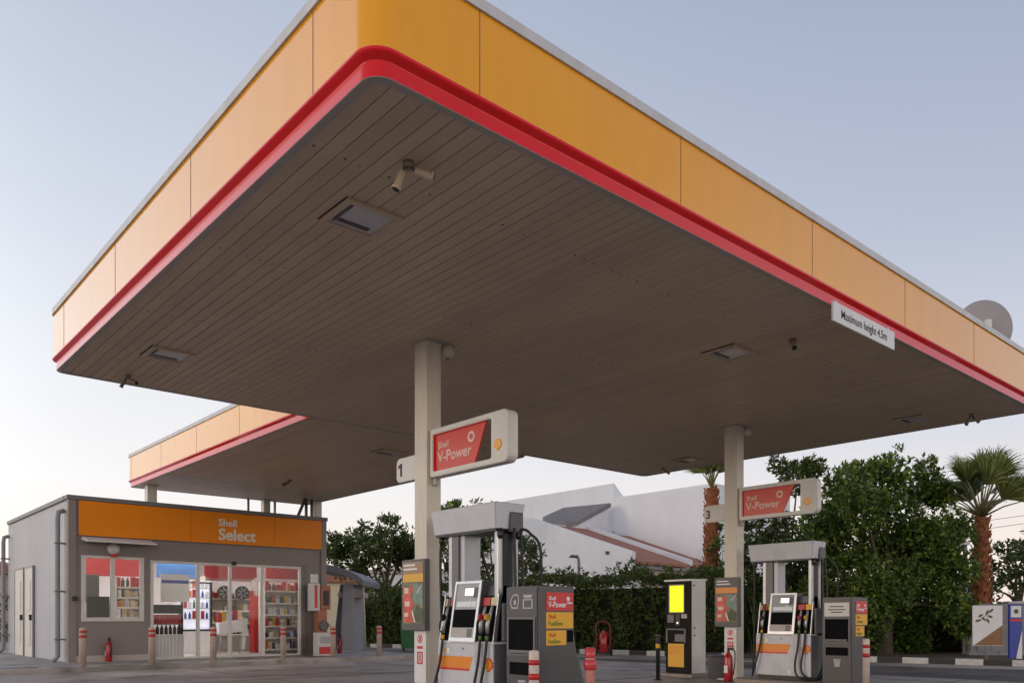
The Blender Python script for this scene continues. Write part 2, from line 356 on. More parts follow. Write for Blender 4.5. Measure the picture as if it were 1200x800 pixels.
# slab joints in the forecourt
jb = MB()
for k in range(-3, 3): jb.box(-20, 13.05, k*4.2-.008+1.2, k*4.2+.008+1.2, .001, .004)
for k in range(-3, 5): jb.box(k*4.2-.4-.008, k*4.2-.4+.008, -12, 13.8, .0005, .0035)
struct(jb.build('forecourt_joint', mat('tar joint', (.05, .045, .04), .8, .2)))
# pavement round the shop
pv = MB(); pv.box(-14, 10.6, 14.05, 27, -.02, .10, .02); struct(pv.build('pavement', M['paving']))
pm = MB()
for k in range(0, 16): pm.box(1.2, 9.4, 14.08, 16.1, .1, .1005) if False else None
pm.bm.free()
# painted kerb
kb = MB(); L = (K1-K0).length; kb.box(0, L, -.15, .0, -.02, .14, .02)
M['kerb'] = mat('black and white kerb paint', (.6, .58, .55), .7, .1)
nt = M['kerb'].node_tree; tc = [n for n in nt.nodes if n.type == 'TEX_COORD'][0]
sx = nt.nodes.new('ShaderNodeSeparateXYZ'); nt.links.new(tc.outputs['Object'], sx.inputs[0])
md = nt.nodes.new('ShaderNodeMath'); md.operation = 'MULTIPLY'; md.inputs[1].default_value = 1/1.16; nt.links.new(sx.outputs[0], md.inputs[0])
fr = nt.nodes.new('ShaderNodeMath'); fr.operation = 'FRACT'; nt.links.new(md.outputs[0], fr.inputs[0])
gt = nt.nodes.new('ShaderNodeMath'); gt.operation = 'GREATER_THAN'; gt.inputs[1].default_value = .5; nt.links.new(fr.outputs[0], gt.inputs[0])
mx = nt.nodes.new('ShaderNodeMix'); mx.data_type = 'RGBA'; nt.links.new(gt.outputs[0], mx.inputs['Factor'])
nn = nt.nodes.new('ShaderNodeTexNoise'); nn.inputs['Scale'].default_value = 9; nn.inputs['Detail'].default_value = 5; nt.links.new(tc.outputs['Object'], nn.inputs['Vector'])
for key, c in (('A', (.045, .042, .04)), ('B', (.62, .60, .57))):
    rr = nt.nodes.new('ShaderNodeValToRGB'); rr.color_ramp.elements[0].color = [q*.6 for q in c]+[1]; rr.color_ramp.elements[1].color = [q*1.2 for q in c]+[1]
    nt.links.new(nn.outputs['Fac'], rr.inputs['Fac']); nt.links.new(rr.outputs['Color'], mx.inputs[key])
nt.links.new(mx.outputs['Result'], nt.nodes['Principled BSDF'].inputs['Base Color'])
ko = struct(kb.build('kerb', M['kerb'])); ko.location = K0; ko.rotation_euler = (0, 0, math.atan2(KD.y, KD.x))
# strip of planting soil / verge behind the kerb
vb = MB(); vb.box(0, L, -9, -.15, -.025, .09); vo = struct(vb.build('verge', M['soil'])); vo.location = K0; vo.rotation_euler = ko.rotation_euler

# ------------------------------------------------------------------ canopies
ZS = 4.55
def canopy(name, label, x0, x1, y0, y1, joints_x, joints_y, open_front=False):
    t = thing(name, label, 'canopy', (x0, y0, 0)); W, D = x1-x0, y1-y0; r = .18
    path = []
    q_ = .17
    for cx, cy, a0, r in ((W-q_, q_, -90, q_), (W-r, D-r, 0, r), (q_, D-q_, 90, q_), (r, r, 180, r)):
        for i in range(19):
            a = R(a0+90*i/18); path.append((Vector((cx, cy, 0)), Vector((math.cos(a), math.sin(a), 0)), r))
    pts = [(c+n*rr, n) for c, n, rr in path]
    def sweep(nm, prof, m):
        v, f = [], []
        k = len(prof); N = len(pts)
        for p, n in pts:
            for o_, z in prof: v.append(tuple(p+n*o_+Vector((0, 0, ZS+z))))
        for i in range(N):
            j = (i+1) % N
            if open_front and i == N-1: continue
            for q in range(k-1): f.append((i*k+q, j*k+q, j*k+q+1, i*k+q+1))
        ob = raw(nm, v, f, m, t)
        for pl in ob.data.polygons: pl.use_smooth = False
        return ob
    sweep('edge_trim', [(-.10, .02), (-.10, 0), (-.035, 0), (-.03, .004)], M['trim'])
    sweep('red_band', [(-.03, .004), (-.03, .108), (.012, .132), (.022, .143), (.022, .158), (.016, .168), (.0, .172)], M['red'])
    sweep('fascia', [(.002, .172), (.002, .765)], M['yellow'])
    sweep('coping', [(.002, .765), (.022, .765), (.022, .845), (-.25, .86), (-.25, .6)], M['coping'])
    # panel joints: fine dark shadow gaps
    js = ([] if open_front else [(x-.004, x+.004, -.0045, .003) for x in joints_x])+[(x-.004, x+.004, D-.003, D+.0045) for x in joints_x]
    js += [(-.0045, .003, y-.004, y+.004) for y in joints_y]+[(W-.003, W+.0045, y-.004, y+.004) for y in joints_y]
    for q in js: MB().box(q[0], q[1], q[2], q[3], ZS+.175, ZS+.764).build('panel_joint', M['joint'], t)
    # soffit of narrow metal strips running along y
    v, f = [], []; p = .13; x = .09; yf = -.004 if open_front else .09
    def q(a, b, za, zb):
        i = len(v); v.extend([(a, yf, za), (b, yf, zb), (b, D-.09, zb), (a, D-.09, za)]); f.append((i, i+3, i+2, i+1))
    zt = ZS+.006
    while x < W-.09-1e-4:
        xe = min(x+p, W-.09)
        q(x, x+.004, zt+.004, zt); q(x+.004, xe-.0135, zt, zt); q(xe-.0135, xe-.012, zt, zt+.015); q(xe-.012, xe-.001, zt+.015, zt+.015); q(xe-.001, xe, zt+.015, zt+.004)
        x += p
    raw('soffit', v, f, M['soffit'], t)
    s = MB(); x = .09+.058
    while x < W-.2:
        y = 1.04
        while y < D-.3:
            if random.random() < .45: s.box(x-.008, x+.008, y-.008+random.uniform(-.01, .01), y+.008, zt-.003, zt+.002)
            y += 2.08
        x += p
    s.build('screw', M['screw'], t)['kind'] = 'stuff'
    rb = MB(); rb.box(.2, W-.2, .2, D-.2, ZS+.06, ZS+.62); rb.build('roof', M['roofing'], t)
    return t
can1 = canopy('forecourt_canopy', 'large flat canopy with yellow and red fascia over the fuel pumps', 0, 12.9, 0, 8.47,
              [.87+2.27*k for k in range(6)], [.76+2.33*k for k in range(4)])
can2 = canopy('shop_canopy', 'smaller yellow edged canopy reaching from the main canopy back over the shop roof', 3.9, 9.1, 8.475, 18.5,
              [.87+2.27*k for k in range(2)], [2.3*k+.5 for k in range(1, 5)], True)
def col_part(can, x, y, z0, wx=.22, wy=.26):
    b = MB(); b.box(x-wx/2, x+wx/2, y-wy/2, y+wy/2, z0, ZS+.03, .008)
    o = b.build('column', M['column'], can); o.location = -Vector(can.location)
    c = MB(); c.box(x-wx/2-.05, x+wx/2+.05, y-wy/2-.05, y+wy/2+.05, ZS-.012, ZS+.01); c.build('head_plate', M['trim'], o)
    if z0 < .1:
        c = MB(); c.box(x-wx/2-.09, x+wx/2+.09, y-wy/2-.09, y+wy/2+.09, -.01, .02, .004); c.build('base_plate', M['steel'], o)
    return o
C1 = (3.28, 4.01); C2 = (10.02, 4.01)
col_part(can1, *C1, 0); col_part(can1, *C2, 0)
col_part(can2, .35+3.9, 17.75, 3.7, .24, .24); col_part(can2, 8.85, 17.5, 3.7, .24, .24)

# recessed lights
def ceiling_light(x, y, label):
    t = thing('ceiling_light', label, 'light', (x, y, ZS), 0, 'recessed canopy lights')
    f = MB()
    for a in (rect(-.27, .27, -.25, -.20), rect(-.27, .27, .20, .25), rect(-.27, -.22, -.20, .20), rect(.22, .27, -.20, .20)):
        f.prism([(p[0], p[1]) for p in a], (0, 0, -.022), (1, 0, 0), (0, 1, 0), .027)
    f.build('frame', M['soffit'], t)
    f = MB(); f.box(-.275, .275, .25, .256, -.006, .006); f.box(-.276, -.27, -.25, .25, -.006, .006); f.build('dark_edge', M['dark'], t)  # thin dark strips along two sides of the frame only
    g = MB(); g.box(-.22, .22, -.2, .2, -.004, .02); g.build('diffuser', M['lightlens'], t)
    g = MB(); g.box(-.15, .15, .10, .15, -.012, -.003); g.box(-.19, -.165, -.16, .16, -.012, -.003); g.build('lamp_holder', M['dgrey'], t)
M['lightlens'] = mat('unlit lamp lens', (.62, .60, .63), .2, .06)
for x, y, l in ((.97, 1.75, 'unlit recessed square light nearest the front corner of the canopy'),
                (.97, 6.6, 'unlit recessed light at the far left end of the canopy'),
                (6.44, 1.70, 'unlit recessed light beneath the front edge, beside the small bracket camera'),
                (11.9, 1.65, 'unlit recessed light at the far right end of the canopy'),
                (11.95, 6.45, 'unlit recessed light near the back right corner, above the palm trunk'),
                (6.57, 10.05, 'unlit recessed light in the shop canopy ceiling, left of the first column')):
    ceiling_light(x, y, l)
# cameras under the canopy
def cctv(x, y, label, dirs, s=1., dk=False):
    t = thing('security_camera', label, 'camera', (x, y, ZS), 0, 'cameras under the canopy')
    b = MB(); b.lathe([(.055*s, -.035), (.06*s, -.02), (.06*s, .005)], seg=16); b.build('mount', M['camgrey'], t)
    for az, el in dirs:
        dv = Vector((math.cos(R(az))*math.cos(R(el)), math.sin(R(az))*math.cos(R(el)), math.sin(R(el))))
        p0 = Vector((math.cos(R(az)), math.sin(R(az)), 0))*.03+Vector((0, 0, -.04)); p1 = p0+dv*.02+Vector((0, 0, -.012))
        a = MB(); a.tube([(0, 0, -.02), p0, p1], .012, 8); arm = a.build('arm', M['dgrey'], t)
        c = MB(); c.lathe([(.036*s, 0), (.042*s, .01), (.042*s, .18*s), (.05*s, .185*s), (.05*s, .21*s)], p1, 14, dv); bo = c.build('housing', M['camgrey'] if dk else M['camwhite'], t)
        c = MB(); c.lathe([(.040*s, .2*s), (.040*s, .214*s)], p1, 14, dv); c.build('lens', M['black'], bo)
M['camwhite'] = mat('yellowed camera housing', (.50, .41, .29), .4, .08); M['camgrey'] = mat('stained camera mount', (.25, .20, .14), .5, .2)
cctv(.79, .76, 'pair of cream security cameras on one mount near the front corner', [(-35, -14), (150, -68)], .72)
cctv(.86, 7.93, 'small dark security camera at the far left edge of the canopy', [(-60, -30), (150, -60)], .55, True)
cctv(6.6, .9, 'cream security camera under the front edge near the height sign', [(215, -35)], .75)
cctv(12.26, .84, 'twin security camera at the far right corner above the palm', [(-20, -25), (150, -60)], .62, True)
cctv(12.28, 7.4, 'small security camera at the back corner of the canopy, above the white house', [(-30, -30)], .62, True)
cctv(6.6, 14.6, 'black security camera under the shop canopy above the shop sign', [(200, -25)], .9, True)
for (x, y), l in ((C1, 'cream dome camera beside the head of the column with number 1'), (C2, 'cream dome camera beside the head of the column with number 3')):
    t = thing('dome_camera', l, 'camera', (x+.24, y-.10, ZS), 0, 'dome cameras')
    b = MB(); b.lathe([(.03, -.155), (.065, -.14), (.085, -.10), (.085, -.05), (.075, -.03), (.075, .003)], seg=18); b.build('housing', M['column'], t)
    b = MB(); b.lathe([(.012, -.162), (.028, -.154), (.028, -.15)], seg=12); b.build('lens', M['dgrey'], t)

# height sign on the front fascia
t = thing('height_sign', 'white sign reading Maximum height 4.5m hung from the front canopy edge', 'sign', (5.76, -.045, 4.33))
b = MB(); b.box(0, 1.5, -.012, .012, 0, .215, .003); b.build('board', M['white'], t)
text('Maximum height 4.5m', .135, M['ink'], (.17, -.013, .065), '-y', t, bold=.004, sx=.93)
b = MB(); b.box(.1, .14, .012, .05, .15, .25); b.box(1.36, 1.40, .012, .05, .15, .25); b.build('bracket', M['steel'], t)
# dish on the roof
dp = at(1154, 13.6, 0); t = thing('satellite_dish', 'round grey dish seen from behind above the canopy roof', 'dish', (dp.x, dp.y, ZS+.6), math.atan2(-RGT.x, RGT.y)*0)
zc = zv(385, 13.6)-(ZS+.6); ax = Vector((.70, .70, .10)).normalized()
b = MB(); b.lathe([(.01, -.03), (.30, -.02), (.46, .03), (.475, .045), (.46, .05), (.30, .0), (.01, -.012)], (0, 0, zc), 40, ax); b.build('reflector', M['dish'], t)
b = MB(); b.tube([(-.05, -.05, 0), (-.05, -.05, zc+.09)], .028, 10); b.build('mast', M['steel'], t)
b = MB(); b.box(-.05, .05, -.02, .06, -.16, .12, .01, Matrix.Translation((-.055, -.075, zc)) @ Matrix.Rotation(-math.atan2(FWD.x, FWD.y), 4, 'Z')); b.build('mount', M['offwhite'], t)

# ------------------------------------------------------------------ hanging fuel signs and number plates
def fuel_sign(cx, cy, label):
    t = thing('fuel_sign', label, 'sign', (cx, cy-.13, 2.84), 0, 'fuel signs on the columns')
    W, H, TH = 1.50, .585, .15; x0 = -TH/2
    # outline of frame in (r = -y, up) coordinates
    o = rrect(.02, W, 0, H, .02, 2)
    outer = []
    for c0, c1, a0, r_ in ((W-.09, .09, -90, .09), (W-.09, H-.09, 0, .09), (.04, H-.02, 90, .02), (.04, .02, 180, .02)):
        for i in range(6):
            a = R(a0+90*i/5); outer.append((c0+r_*math.cos(a), c1+r_*math.sin(a)))
    inner = []
    for c0, c1, a0 in ((1.17, .095, -90), (1.17, H-.095, 0), (.11, H-.095, 90), (.11, .095, 180)):
        for i in range(6):
            a = R(a0+90*i/5); inner.append((c0+.03*math.cos(a), c1+.03*math.sin(a)))
    N = len(outer); v, f = [], []
    for xx in (x0, -x0):
        for p in outer: v.append((xx, -p[0], p[1]))
        for p in inner: v.append((xx, -p[0], p[1]))
    for i in range(N):
        j = (i+1) % N
        f.append((i, j, N+j, N+i)); f.append((2*N+j, 2*N+i, 3*N+i, 3*N+j))
        f.append((j, i, 2*N+i, 2*N+j)); f.append((N+i, N+j, 3*N+j, 3*N+i))
    fo = raw('frame', v, f, M['offwhite'], t)
    bm = bmesh.new(); bm.from_mesh(fo.data); bmesh.ops.recalc_face_normals(bm, faces=bm.faces[:])
    es = [e for e in bm.edges if len(e.link_faces) == 2 and e.calc_face_angle(0) > 1.2]
    bmesh.ops.bevel(bm, geom=es, offset=.008, segments=2, affect='EDGES'); bm.to_mesh(fo.data); bm.free()
    # red reveal round the opening and the slanted red panel
    p = panel([(.082, .067), (.86, .067), (1.075, H-.067), (.082, H-.067)], (x0+.055, 0, 0), '-x', .02, M['acrylic'], t, 'red_panel')
    rv = MB(); rv.box(x0+.012, x0+.036, -1.06, -.083, H-.070, H-.066); rv.box(x0+.012, x0+.036, -.088, -.083, .066, H-.07)
    rv.build('reveal', M['red'], t)
    text('Shell', .115, M['lcream2'], (x0+.0335, -.15, .34), '-x', p, bold=.008)
    text('V-Power', .185, M['lcream2'], (x0+.0335, -.14, .175), '-x', p, bold=.012, sx=1.0)
    ring = []
    for i in range(24): 
        a = 2*math.pi*i/24; ring.append((.065*math.cos(a), .065*math.sin(a)))
    rg = MB()
    for i in range(24):
        a, c = ring[i], ring[(i+1) % 24]; rg.prism([(a[0]*.55, a[1]*.55), a, c, (c[0]*.55, c[1]*.55)], (x0+.035, -.80, .385), (0, -1, 0), (0, 0, 1), .003)
    rg.build('ring_mark', M['lcream2'], p)
    emblem(.068, (x0-.001, -1.325, .20), '-x', t, outer=M['emblem'], inner=M['emblem2'])
    b = MB(); b.box(-.05, .05, -.03, .0, .05, .52); b.build('bracket', M['column'], t)
    b = MB(); b.box(-.03, .03, -.07, -.01, -.09, .0, .01); b.build('clamp', M['trim'], t)
M['lcream2'] = mat('pale pink lettering', (.74, .55, .47), .3, .03); M['emblem2'] = mat('bright amber', (.82, .42, .05), .3, .05)
fuel_sign(*C1, 'white framed red V-Power sign on the column nearest the viewer, numbered 1')
fuel_sign(*C2, 'white framed red V-Power sign on the farther column numbered 3, before the tree')
def number_plate(cx, cy, num, label):
    t = thing('number_plate', label, 'sign', (cx, cy+.13, 2.86), 0, 'number plates on the columns')
    r, up = FACE['-x']; pts = []
    for a, b_ in rrect(-.46, 0, 0, .31, .07, 5): pts.append((a, b_))
    MB().prism(pts, (-.03, 0, 0), r, up, .05, .006).build('plate', M['offwhite'], t)
    if num == '1': panel([(0, 0), (.042, 0), (.042, .165), (.008, .165), (-.045, .135), (-.045, .10), (0, .118)], (-.0815, .37, .075), '-x', .002, M['ink'], t, 'numeral')
    else: text(num, .21, M['ink'], (-.082, .42, .075), '-x', t, bold=.02)
number_plate(*C1, '1', 'small white plate with black number 1 on the nearer column')
number_plate(*C2, '3', 'small white plate with black number 3 on the farther column')

# ------------------------------------------------------------------ pumps
def hosepath(p, n=10):
    """smooth the control points (Catmull-Rom)"""
    p = [Vector(q) for q in p]; out = []
    P = [p[0]]+p+[p[-1]]
    for i in range(1, len(P)-2):
        for k in range(n):
            s = k/n; a, b, c, d_ = P[i-1], P[i], P[i+1], P[i+2]
            out.append(.5*((2*b)+(c-a)*s+(2*a-5*b+4*c-d_)*s*s+(3*b-a-3*c+d_)*s**3))
    out.append(p[-1]); return out
def pump(loc, num, label, labcol, side):
    t = thing('fuel_pump', label, 'fuel pump', loc, 0, 'fuel pumps')
    b = MB(); b.box(-.19, .25, -.50, .49, 0, .065, .005); b.build('plinth', M['black'], t)
    # cabinet with slightly flared sides
    b = MB(); b.prism([(-.51, .065), (.50, .065), (.50, .745), (-.51, .745)], (-.205, 0, 0), (0, 1, 0), (0, 0, 1), .44, .012); cab = b.build('cabinet', M['grey'], t)
    b = MB(); b.box(-.228, -.204, -.505, .50, .075, .745, .006); fp = b.build('front_panel', M['lilac'], t)
    b = MB(); b.box(-.222, .0, -.503, .498, .746, .775, .008); b.build('ledge', M['white'], t)
    panel([(-.495, .465), (.10, .465), (.155, .60), (-.495, .60)], (-.2285, 0, 0), '-x', .002, M['orange'], fp, 'orange_stripe')
    panel([(-.495, .44), (.09, .44), (.10, .465), (-.495, .465)], (-.2285, 0, 0), '-x', .002, M['lred'], fp, 'red_stripe')
    emblem(.078, (-.2285, -.43, .52), '-x', fp, outer=M['lred'], inner=M['orange'])
    b = MB(); b.box(-.2292, -.2278, -.212, -.208, .08, .74); b.build('panel_seam', M['pipe'], fp)
    b = MB(); b.lathe([(.011, 0), (.011, .004)], (-.228, .02, .69), 10, (-1, 0, 0)); b.build('lock', M['ink'], fp)
    # upper body
    b = MB(); b.prism([(-.15, .775), (.21, .775), (.19, 1.30), (.15, 1.40), (-.04, 1.40)], (0, -.46, 0), (1, 0, 0), (0, 0, 1), -.91, .01); b.build('upper_body', M['grey'], t)
    for (yy, zz, mm) in ((.36, .66, 'lyellow'), (.30, .66, 'lwhite'), (-.12, .14, 'lwhite')):
        b = MB(); b.box(-.2292, -.2278, yy-.022, yy+.022, zz-.03, zz+.03); b.build('warning_sticker', M[mm], fp)
    # tilted display unit
    b = MB(); b.prism([(-.235, .765), (.05, .765), (.05, 1.45), (-.125, 1.45)], (0, -.215, 0), (1, 0, 0), (0, 0, 1), -.475, .006); du = b.build('display_unit', M['dgrey'], t)
    tl = Vector((.11, 0, .685)).normalized(); n = Vector((-tl.z, 0, tl.x)); r = Vector((0, -1, 0)); o = Vector((-.237, 0, .765))+n*.002
    Hh = Vector((.11, 0, .685)).length
    fr = MB()
    for q in (rect(-.265, .22, 0, .045), rect(-.265, .22, Hh-.03, Hh), rect(-.265, -.23, .045, Hh-.03), rect(.175, .22, .045, Hh-.03)):
        fr.prism(q, o, r, tl, .018, .004)
    fr.build('bezel', M['silver'], du)
    MB().prism(rect(-.23, .175, .37, Hh-.03), o, r, tl, .006).build('screen', M['screen'], du)
    MB().prism(rect(-.07, .08, .53, .61), o+n*.006, r, tl, .003).build('price_display', M['lit'], du)
    MB().prism(rect(.09, .165, .50, .62), o+n*.006, r, tl, .003).build('card_slot', M['dgrey'], du)
    MB().prism(rect(-.20, .15, .40, .46), o+n*.006, r, tl, .003).build('info_strip', M['litgrey'], du)
    MB().prism(rect(-.23, .175, .16, .37), o, r, tl, .004).build('recess', M['recess'], du)  # flat plate, the shade of the recess is in its colour
    MB().prism(rect(-.23, .175, .045, .16), o, r, tl, .016).build('keypad_shelf', M['trim'], du)
    kp = MB()
    for i in range(3):
        for k in range(4): kp.prism(rect(.06+i*.032, .084+i*.032, .055+k*.024, .073+k*.024), o+n*.016, r, tl, .004)
    kp.build('keypad', M['dgrey'], du)
    tt = text(num, .12, M['lwhite'], (0, 0, 0), '-x', du, name='pump_number', bold=.03)
    q = Vector((0, 0, 1)).rotation_difference(tl); tt.data.transform(Matrix.Translation(o+tl*.40+n*.012+r*.02) @ q.to_matrix().to_4x4())
    # nozzle bays
    def bay(y0, y1, cols):
        b = MB(); b.prism([(-.20, .775), (-.06, .775), (-.02, 1.28), (-.125, 1.28)], (0, y0, 0), (1, 0, 0), (0, 0, 1), -(y1-y0), .006); bo = b.build('nozzle_bay', M['recess'], t)
        nv = Vector((.075, 0, .505)).normalized(); bn = Vector((-nv.z, 0, nv.x)); bo_o = Vector((-.20, 0, .775))+bn*.001
        k = len(cols); wd = (y1-y0)/k
        for i, c in enumerate(cols):
            yy = y1-i*wd
            MB().prism(rect(-(yy-.008), -(yy-wd+.008), .40, .49), bo_o, (0, -1, 0), nv, .005).build('grade_label', c, bo)
        e = MB(); ye = y0 if y0 < 0 else y1
        e.prism([(-.225, .775), (-.175, .775), (-.10, 1.30), (-.14, 1.30)], (0, ye-.006, 0), (1, 0, 0), (0, 0, 1), -.014); e.build('bay_trim', M['silver'], bo)
    bay(-.50, -.225, labcol[:2]); bay(.272, .47, labcol[2:])
    # nozzles with hoses
    def nozzle(y, colr, hose, clip):
        nz = MB(); nz.tube([(-.17, y, 1.16), (-.20, y, 1.06), (-.235, y, .97), (-.245, y, .86)], [.016, .02, .026, .02], 10); no = nz.build('nozzle', M['steel'], t)
        h = MB(); h.prism([(.0, .02), (.07, 0), (.085, .06), (.05, .10), (.0, .085)], (-.275, y-.02, .985), (1, 0, 0), (0, 0, 1), -.04, .012); h.build('handle', colr, no)
        h = MB(); h.prism([(.0, .0), (.06, -.02), (.075, .12), (.02, .12)], (-.27, y-.018, .86), (1, 0, 0), (0, 0, 1), -.036, .01); h.build('grip', M['black'], no)
        g = MB(); g.tube(hosepath([(-.21, y, 1.03), (-.285, y, 1.0), (-.295, y, .90), (-.245, y, .85)], 6), .008, 8); g.build('lever_guard', M['black'], no)
        c = MB(); c.tube([(-.245, y, .84), (-.25, y, .79)], .02, 10); c.build('swivel', clip, no)
        ho = MB(); ho.tube(hosepath([(-.25, y, .80)]+hose, 10), .0165, 10); ho.build('hose', M['rubber'], t)
    nozzle(-.31, labcol[4], [(-.27, -.30, .55), (-.30, -.27, .28), (-.30, -.30, .10), (-.26, -.42, .03), (-.12, -.56, .05), (.02, -.60, .4), (.03, -.585, 1.2), (.03, -.56, 2.02)], M['lgreen'])
    nozzle(-.425, labcol[5], [(-.27, -.41, .55), (-.29, -.37, .28), (-.28, -.40, .12), (-.22, -.52, .035), (-.05, -.60, .08), (.10, -.62, .5), (.13, -.60, 1.3), (.13, -.56, 2.02)], M['lgreen'])
    nozzle(.375, M['black'], [(-.27, .40, .55), (-.30, .47, .25), (-.26, .55, .06), (-.16, .60, .2), (-.10, .61, .9), (-.12, .60, 1.7), (-.11, .585, 2.02)], M['lyellow'])
    # hoses of the far side
    for pts in ([(.25, .08, .9), (.33, .10, 1.1), (.27, .27, 1.75), (.17, .36, 2.02)], [(.27, -.60, .3), (.33, -.62, .9), (.30, -.70, 1.75), (.21, -.62, 1.97), (.16, -.55, 2.02)]):
        ho = MB(); ho.tube(hosepath(pts), .0165, 10); ho.build('hose', M['rubber'], t)
    # masts
    for (x0, x1, y0, y1, m, bv) in ((-.12, -.05, .37, .44, 'steel', .02), (-.13, .16, .24, .37, 'grey', .01), (-.10, .14, .16, .235, 'lilac', .01),
                                (-.13, -.06, -.475, -.405, 'steel', .025), (-.055, .09, -.46, -.42, 'black', .005), (.10, .17, -.475, -.405, 'steel', .025)):
        b = MB(); b.box(x0, x1, y0, y1, .78 if bv < .02 else .776, 2.03, bv*.8); b.build('mast', M[m], t)
    b = MB(); b.box(-.10, .14, -.53, -.475, .78, 1.20, .02); b.build('hose_guide', M['pipe'], t)
    # header
    v = []; 
    for z, i in ((2.01, .035), (2.02, .03), (2.285, 0), (2.295, .012)):
        v += [(-.22+i, -.55+i, z), (.22-i, -.55+i, z), (.22-i, .68-i, z), (-.22+i, .68-i, z)]
    f = [(3, 2, 1, 0), (12, 13, 14, 15)]
    for k in range(3):
        for i in range(4): f.append((k*4+i, k*4+(i+1) % 4, k*4+4+(i+1) % 4, k*4+4+i))
    ho = raw('header', v, f, M['lilac'], t)
    bm = bmesh.new(); bm.from_mesh(ho.data); bmesh.ops.bevel(bm, geom=[e for e in bm.edges if abs((e.verts[0].co-e.verts[1].co).z) > .1], offset=.03, segments=3, affect='EDGES'); bm.to_mesh(ho.data); bm.free()
    b = MB(); b.box(-.17, .17, -.49, .62, 1.985, 2.012); b.build('header_underside', M['black'], ho)
    b = MB(); b.box(-.02, .17, -.562, -.5, 1.975, 2.20, .02); b.build('hose_box', M['dgrey'], ho)
    for (x, y) in ((-.11, .585), (-.12, -.5), (.12, -.53)):
        b = MB(); b.lathe([(.02, 1.9), (.035, 1.93), (.035, 2.012)], (x, y, 0), 10); b.build('hose_clamp', M['black'], ho)
    return t
ISL_Z = .07
M['cred'] = mat('grade red', (.5, .03, .03), .4, .05); M['ccream'] = mat('grade cream', (.62, .50, .30), .4, .05); M['cyel'] = mat('grade yellow', (.75, .40, .02), .4, .05)
pump((3.2, 2.87, ISL_Z), '1', 'grey and white fuel pump number 1 beside the nearer column', (M['cred'], M['ccream'], M['ccream'], M['dgrey'], M['cred'], M['cyel']), 0)
pump((9.94, 2.87, ISL_Z), '3', 'grey and white fuel pump number 3 beside the farther column', (M['cred'], M['cyel'], M['cyel'], M['dgrey'], M['cred'], M['cyel']), 0)
for (x, l) in ((3.28, 'low concrete island under the nearer pump'), (10.02, 'low concrete island under the farther pump')):
    b = MB(); b.prism(rrect(x-.66, x+.62, 1.05, 3.72, .3, 5), (0, 0, -.01), (1, 0, 0), (0, 1, 0), ISL_Z+.01, .012)
    tag(b.build('pump_island', M['island']), l, 'island', 'pump islands')

